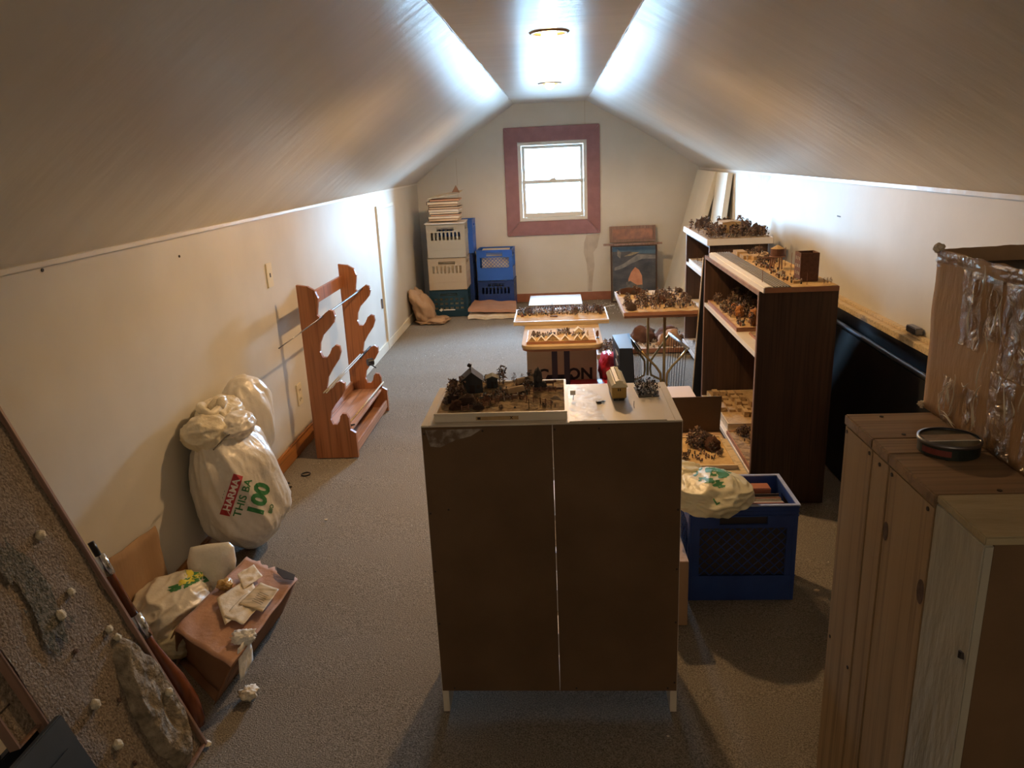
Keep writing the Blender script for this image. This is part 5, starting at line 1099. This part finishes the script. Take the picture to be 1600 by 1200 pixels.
# upright thin white bag
ws = thing('white_pouch', 'upright thin white plastic pouch standing behind the carton', 'bag', (-1.27, 2.40, 0)); 
OUT = [(-.060, .215), (-.01, .226), (.052, .232), (.066, .215), (.070, .16), (.062, .10), (.035, .04), (.010, .004), (-.015, .003), (-.045, .05), (-.068, .11), (-.072, .165)]
q = MB(); NS, NR = 48, 12
for side in (1, -1):
    for j in range(NR + 1):
        r = sin(j / NR * pi / 2)
        for k in range(NS):
            f = k / NS * len(OUT); i0 = int(f); ff = f - i0; a_, b_ = OUT[i0], OUT[(i0 + 1) % len(OUT)]
            ox, oz = a_[0] + (b_[0] - a_[0]) * ff, a_[1] + (b_[1] - a_[1]) * ff; x = ox * r; z = .125 + (oz - .125) * r
            th = .042 * math.sqrt(max(0, 1 - r * r)) + .006 * ridg(Vector((x * 9, z * 9, side)), Vector((1, 2, 3)), 1.6) * (1 - r ** 4)
            q.v.append((-1.265 + 1.25 * x + .10 * z * .3, 2.345 - side * th + .12 * z, max(.004, z)))
S_ = (NR + 1) * NS
for sd in (0, 1):
    for j in range(NR):
        for k in range(NS): a_ = sd * S_ + j * NS + k; b_ = sd * S_ + j * NS + (k + 1) % NS; q.f.append((a_, b_, b_ + NS, a_ + NS))
q.mi = [0] * len(q.f); q.build('pouch', 'bagt', ws, world=True, smooth=True)
# bag on the milk crate
cbg = thing('printed_plastic_bag', 'cream plastic bag with green print lying on the blue milk crate', 'bag', (.52, 2.42, .345))
b1 = puff((.492, 2.400, .383), .118, .122, .055, 31, 'bagy', 'bag_body', cbg, .20, 1.25, 6, (1, .6, 1.2)); puff((.42, 2.49, .405), .07, .08, .04, 33, 'bagy', 'loose_handle', cbg)
bv = bvh_of(b1); d3 = Vector((.52, 2.43, -1.1)).normalized(); u3 = Vector((1, .0, 0)); u3 = (u3 - d3 * u3.dot(d3)).normalized(); v3 = (-d3).cross(u3)
for k, (a, b_, w_, h_, s_) in enumerate(((.02, .075, .09, .035, 1), (.035, .035, .06, .04, 2), (.0, .045, .045, .05, 3), (-.015, .01, .06, .022, 4), (.02, -.005, .045, .028, 5))):
    vs, fs = grid_poly(w_, h_, 34, 20, shape=1.6, seed=s_ * 4.1); decal(bv, vs, fs, frame_T(Vector((.498, 2.395, .42)) + u3 * a + v3 * b_, u3, v3), d3, 'green', cbg, 'printed_patch', .001)
for s_, a, b_, sz, rt in (('St', -.055, .045, .05, .9), ('L', .01, -.06, .03, .5)):
    vs, fs = text_mesh(s_, sz, .001, True); R_ = Matrix.Rotation(rt, 4, 'Z'); vs = [tuple(R_ @ Vector(v)) for v in vs]; decal(bv, vs, fs, frame_T(Vector((.498, 2.395, .42)) + u3 * a + v3 * b_, u3, v3), d3, 'green', cbg, 'lettering', .001)

# ================================================================== battered carton by the left wall
t = thing('battered_carton', 'battered long cardboard box with torn labels on the carpet at the left', 'cardboard box', (-1.08, 2.08, 0))
TA, TB_, TC, TD = (-1.205, 1.975, .152), (-.955, 1.805, .150), (-.915, 2.262, .150), (-1.150, 2.405, .158)
BA, BB, BC, BD = (-1.235, 2.00, .003), (-1.035, 1.815, .003), (-.995, 2.285, .003), (-1.20, 2.43, .003)
def V(a, b_, f): return tuple(Vector(a).lerp(Vector(b_), f))
wavy_panel(V(TA, TD, -.02), V(TB_, TC, -.02), TC, TD, .004, (0, 0, 1), 24, 24, .012, 3, edge=.02).build('top_flap', 'cardp', t, world=True, smooth=True)
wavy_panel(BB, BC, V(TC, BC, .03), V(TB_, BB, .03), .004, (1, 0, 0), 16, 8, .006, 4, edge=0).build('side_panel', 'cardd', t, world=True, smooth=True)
wavy_panel(BA, BD, V(TD, BD, .03), V(TA, BA, .03), .004, (1, 0, 0), 16, 8, .004, 5, edge=0).build('side_panel', 'card', t, world=True, smooth=True)
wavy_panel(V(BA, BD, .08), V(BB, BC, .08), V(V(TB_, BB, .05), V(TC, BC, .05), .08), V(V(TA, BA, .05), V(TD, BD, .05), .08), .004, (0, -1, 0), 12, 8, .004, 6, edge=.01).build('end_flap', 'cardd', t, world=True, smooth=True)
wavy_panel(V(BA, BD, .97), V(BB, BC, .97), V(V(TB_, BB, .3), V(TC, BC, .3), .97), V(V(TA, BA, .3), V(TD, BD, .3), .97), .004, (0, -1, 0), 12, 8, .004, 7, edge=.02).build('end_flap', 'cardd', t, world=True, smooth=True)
MB().hexa([V(BA, BD, .02), V(BB, BC, .02), V(BB, BC, .98), V(BA, BD, .98)], [tuple(Vector(V(a, b_, f)) + Vector((0, 0, .004))) for a, b_, f in ((BA, BD, .02), (BB, BC, .02), (BB, BC, .98), (BA, BD, .98))]).build('bottom', 'cardd', t, world=True)
q = wavy_panel((-1.30, 2.02, .01), (-1.245, 2.24, .01), (-1.215, 2.2, .12), (-1.225, 2.0, .13), .003, (-1, 0, 0), 10, 8, .006, 8); q.build('side_flap', 'card', t, world=True, smooth=True)
def ontop(u, v, dz=0):
    a = Vector(TA).lerp(Vector(TB_), u); b_ = Vector(TD).lerp(Vector(TC), u); p = a.lerp(b_, v); return Vector((p.x, p.y, p.z + .014 + dz))
def sheet(pts, mt, nm, k, amp=.004):
    p = [ontop(*a, .0015 * k) for a in pts]; wavy_panel(p[0], p[1], p[2], p[3], .0006, (0, 0, 1), 14, 12, amp, k * 3, edge=.006).build(nm, mt, t, world=True, smooth=True)
sheet([(.20, .40), (.60, .22), (.76, .60), (.38, .76)], 'paper', 'torn_label', 1); sheet([(.50, .28), (.82, .30), (.84, .60), (.52, .62)], 'paper', 'torn_label', 2); sheet([(.18, .72), (.45, .60), (.55, .82), (.28, .90)], 'paper', 'torn_label', 3); sheet([(.56, .44), (.94, .48), (.92, .76), (.60, .74)], 'rimw', 'torn_label', 4)
for k in range(6): MB().box(0, .045, -.0006, .0006, 0, .0004).build('label_text_line', 'nail', t, world=False)
for k, o in enumerate([c for c in t.children if c.name.startswith('label_text_line')]):
    p = ontop(.72, .52 + .022 * k, .013) - Vector(t.location); o.location = p; o.rotation_euler = (0, 0, -.55)
vs, fs = crumple(tuple(ontop(.16, .56, .005)), .022, .020, .014, 41, 4, .2, 3, .3); q = MB(); q.add(vs, fs); q.build('amber_tape_wad', mat('amber_crumpled_tape', (.42, .22, .05), (.62, .42, .16), rough=.25, ns=40), t, world=True, smooth=True)
vs, fs = crumple(tuple(ontop(.93, .22, .0)), .028, .022, .014, 43, 4, .3, 3, .4); q = MB(); q.add(vs, fs); q.build('clear_tape_wad', 'bagt', t, world=True, smooth=True)
q = wavy_panel(tuple(ontop(1.0, .05, -.10)), tuple(ontop(1.0, .24, -.08)), tuple(ontop(1.0, .26, .0)), tuple(ontop(.98, .10, .004)), .001, (1, 0, 0), 8, 8, .006, 12); q.build('hanging_tape', 'bagt', t, world=True, smooth=True)
q = MB(); vs_ = [ontop(.62, .985, .002), ontop(.97, .99, .002), ontop(1.01, .93, .002), ontop(.85, .90, .002), ontop(.70, .93, .002)]; q.slab([tuple(v) for v in vs_], (0, 0, 1), .0015); q.build('dark_hole_patch', 'nail', t, world=True)  # flat near-black patch puts in the shade of the open back end
q = wavy_panel((-1.425, 2.02, .02), (-1.425, 2.36, .02), (-1.43, 2.345, .315), (-1.43, 2.03, .345), .004, (1, 0, 0), 14, 10, .008, 15, edge=.01)
tag(q.build('cardboard_sheet', 'card', smooth=True), 'loose brown cardboard sheet leaning on the left wall beside the big diorama board', 'cardboard')

# ================================================================== leaning landscape board, stock, case
th_ = -math.atan(.363)
lb = thing('landscape_board', 'big framed board with grainy ground and cliff mound leaning on the left wall', 'diorama', (-1.0, 1.66, 0.004), (0, th_, 0))
BW, BH = .345, 1.20
MB().box(-.022, -.0005, -BW, 0, .0, BH).build('backing_board', 'pinkwood', lb)
q = MB(); nx_, ny_ = 90, 300
for j in range(ny_ + 1):
    for i in range(nx_ + 1):
        y = -BW + .004 + (BW - .014) * i / nx_; z = .008 + (BH - .016) * j / ny_
        q.v.append((.0005 + .0045 + .004 * noise.noise(Vector((y * 14, z * 14, 1))) + .0016 * noise.noise(Vector((y * 130, z * 130, 2))), y, z))
for j in range(ny_):
    for i in range(nx_): a = j * (nx_ + 1) + i; q.f.append((a, a + 1, a + nx_ + 2, a + nx_ + 1))
q.mi = [0] * len(q.f); q.build('groundwork', 'felt', lb, smooth=True)
MB().box(-.024, .018, -.0095, .0, 0, BH).build('frame_strip', 'pinkwood', lb, bevel=.001); MB().box(-.024, .016, -BW, -.010, -.0, .0075).build('frame_strip', 'pinkwood', lb, bevel=.001)
MB().box(-.024, .008, -BW - .006, -BW, .0, BH).build('frame_strip', 'pinkwood', lb, bevel=.001)
# dark green stain on the ground
M['moss'] = mat('dark_mossy_ground', (.07, .075, .055), (.22, .20, .16), rough=.95, ns=120, bump=1, bs=170, dist=.008)
q = MB(); vs, fs = grid_poly(.10, .30, 40, 60, shape=1.3, seed=5); q.add([(.0125 + .002 * noise.noise(Vector((a * 90, b_ * 90, 0))), a - .20, b_ + .62) for a, b_ in vs], fs); q.build('mossy_patch', 'moss', lb, smooth=True)
# cliff mound
q = MB(); nx_, ny_ = 60, 130
for j in range(ny_ + 1):
    for i in range(nx_ + 1):
        u, v = i / nx_ * 2 - 1, j / ny_ * 2 - 1; y = -.078 + u * .070 + .012 * v; z = .205 + v * .195
        rr = math.hypot(u * (1 + .1 * v), v); rr += .10 * noise.noise(Vector((u * 2.5, v * 4, 3)))
        hgt = .032 * max(0, min(1, (1 - rr) * 5)) + .008 * max(0, 1 - rr) * noise.noise(Vector((u * 2.2, v * 4, 1))) * 2 + .0015 * noise.noise(Vector((u * 22, v * 50, 7))) * (rr < 1)
        pit = math.hypot((u - .15) * 1.6, (v + .25) * 1.9); hgt -= .016 * max(0, 1 - pit * 1.7)
        q.v.append((.002 + hgt, y, z))
for j in range(ny_):
    for i in range(nx_): a = j * (nx_ + 1) + i; q.f.append((a, a + 1, a + nx_ + 2, a + nx_ + 1))
q.mi = [0] * len(q.f); q.build('cliff_mound', 'cliff', lb, smooth=True)
cth = math.cos(-th_)
tufts = [(1.561, .683, .011), (1.548, .539, .0085), (1.485, .516, .012), (1.585, .409, .009), (1.594, .38, .0085), (1.433, .312, .011), (1.424, .206, .011), (1.613, .193, .010)]
for k, (y, z, r) in enumerate(tufts):
    q = MB(); q.blob((0, 0, 0), r, 3, .35, 2.4, k, (1, 1, 1.1)); o = q.build('flock_tuft', 'tuft', lb, smooth=True); o.location = (.012 + (.026 if k == 7 else 0), y - 1.66, z / cth)
for k, (y, z) in enumerate(((1.40, .80), (1.39, .70), (1.47, .43), (1.50, .27), (1.44, .14))):
    q = MB(); q.blob((0, 0, 0), .006, 2, .5, 3, k); q.build('small_clump', 'bushb', lb).location = (.008, y - 1.66, z / cth)
# recessed ledge on the near edge
MB().box(-.030, -.016, -BW - .072, -BW - .0065, .395, BH).build('recessed_ledge', 'felt', lb); MB().box(-.030, -.004, -BW - .077, -BW - .0725, .390, BH).build('ledge_rim', 'pinkwood', lb); MB().box(-.030, -.004, -BW - .072, -BW - .0065, .390, .3945).build('ledge_rim', 'pinkwood', lb)
MB().box(-.0155, -.0145, -BW - .07, -BW - .03, .470, .474).build('ledge_mark', 'nail', lb)
t = thing('slate_case', 'dark slate-blue case standing beside the leaning landscape board in the near left corner', 'case', (-1.0, 1.0, .004), (0, th_, 0))
q = MB().box(.018, .036, .06, .325, .0, .392); q.build('lower_body', 'slate', t, bevel=.003)
q = MB().box(.0365, .040, .12, .29, .03, .33); q.build('raised_panel', 'slate', t, bevel=.002)
q = MB().box(-.060, -.035, -.45, .225, .391, .58); q.box(-.060, -.035, -.45, .33, 0, .39); q.build('lid', 'blackp', t, bevel=.003)
# polished stock with metal band and barrel
t = thing('air_rifle', 'rifle with polished red-brown stock leaning behind the far edge of the landscape board', 'rifle', (-1.02, 1.72, 0))
a = Vector((-1.040, 1.722, .014)); dr = Vector((-.335, .02, .938)).normalized()
def along(s_, dx=0): p = a + dr * s_; return (p.x + dx, p.y, p.z)
MB().tube([along(0), along(.02, .004), along(.08, .012), along(.16, .012), along(.22, .006), along(.27), along(.34)], [.020, .026, .028, .024, .017, .014, .013], 14).build('stock', 'stock', t, world=True, smooth=True)
MB().tube([along(.30, .003), along(.37, .003)], .0165, 14).build('metal_band', 'chrome', t, world=True, smooth=True)
MB().tube([along(.371), along(.50), along(.52)], [.013, .012, .010], 12).build('fore_end', 'stock', t, world=True, smooth=True)
MB().tube([along(.50, .003), along(.56, .003)], .0135, 12).build('metal_band', 'chrome', t, world=True, smooth=True)
MB().tube([along(.56), along(.60)], .0085, 12).build('barrel', 'black', t, world=True, smooth=True)

# ================================================================== bits on the carpet
vs, fs = crumple((-.945, 1.85, .016), .022, .020, .015, 51, 4, .3, 2.5, .4, .002); q = MB(); q.add(vs, fs); tag(q.build('paper_scrap', 'paper', smooth=True), 'crumpled cream paper scrap on the carpet beside the battered carton', 'scrap')
q = MB(); q.tube([(-1.303 + .022 * cos(k * .3491), 3.51 + .022 * sin(k * .3491), .004) for k in range(19)], .0035, 6); tag(q.build('dark_ring', 'black'), 'small dark ring lying on the carpet before the gun rack', 'ring')
for k, (x, y, r, m_, nm, lab, c_) in enumerate(((-1.36, 3.40, .010, 'nail', 'dark_crumb', 'larger dark crumb on the carpet at the orange baseboard', 'crumb'), (-1.33, 3.36, .006, 'nail', 'dark_crumb', 'smaller dark crumb on the carpet near the orange baseboard', 'crumb'), (-1.05, 3.0, .006, 'paper', 'pale_crumb', 'pale crumb on the carpet right of the tall white bag', 'crumb'),
        (-.99, 1.66, .012, 'paper', 'pale_crumb', 'pale crumb at the foot of the landscape board', 'crumb'), (.26, 1.70, .003, 'paper', 'pale_crumb', 'tiny pale crumb on the carpet under the white cabinet', 'crumb'), (.87, 2.40, .007, 'paper', 'pale_crumb', 'pale crumb on the carpet right of the milk crate', 'crumb'), (.90, 2.31, .006, 'paper', 'pale_crumb', 'pale crumb in the shadow of the milk crate, nearest the wooden crates', 'crumb'))):
    q = MB(); q.blob((x, y, r * .5), r, 2, .4, 3, k, (1.3, 1, .5)); tag(q.build(nm, m_), lab, c_)
q = MB(); random.seed(77)
for k in range(500):
    if k < 260: x, y = random.uniform(.0, 1.0), random.uniform(7.3, 8.05)
    else: x, y = random.uniform(-1.35, 1.2), random.uniform(2.0, 7.5)
    s_ = random.uniform(.001, .0028) if k >= 260 else random.uniform(.002, .007); q.add([(x - s_, y - s_, .003), (x + s_, y - s_ * .5, .003), (x, y + s_, .006), (x, y, .003 + s_)], [(0, 1, 2), (0, 1, 3), (1, 2, 3), (2, 0, 3)])
tag(q.build('carpet_lint', 'whiteedge'), 'pale lint and crumbs sprinkled over the carpet', None, None, 'stuff').parent = bpy.data.objects['floor']
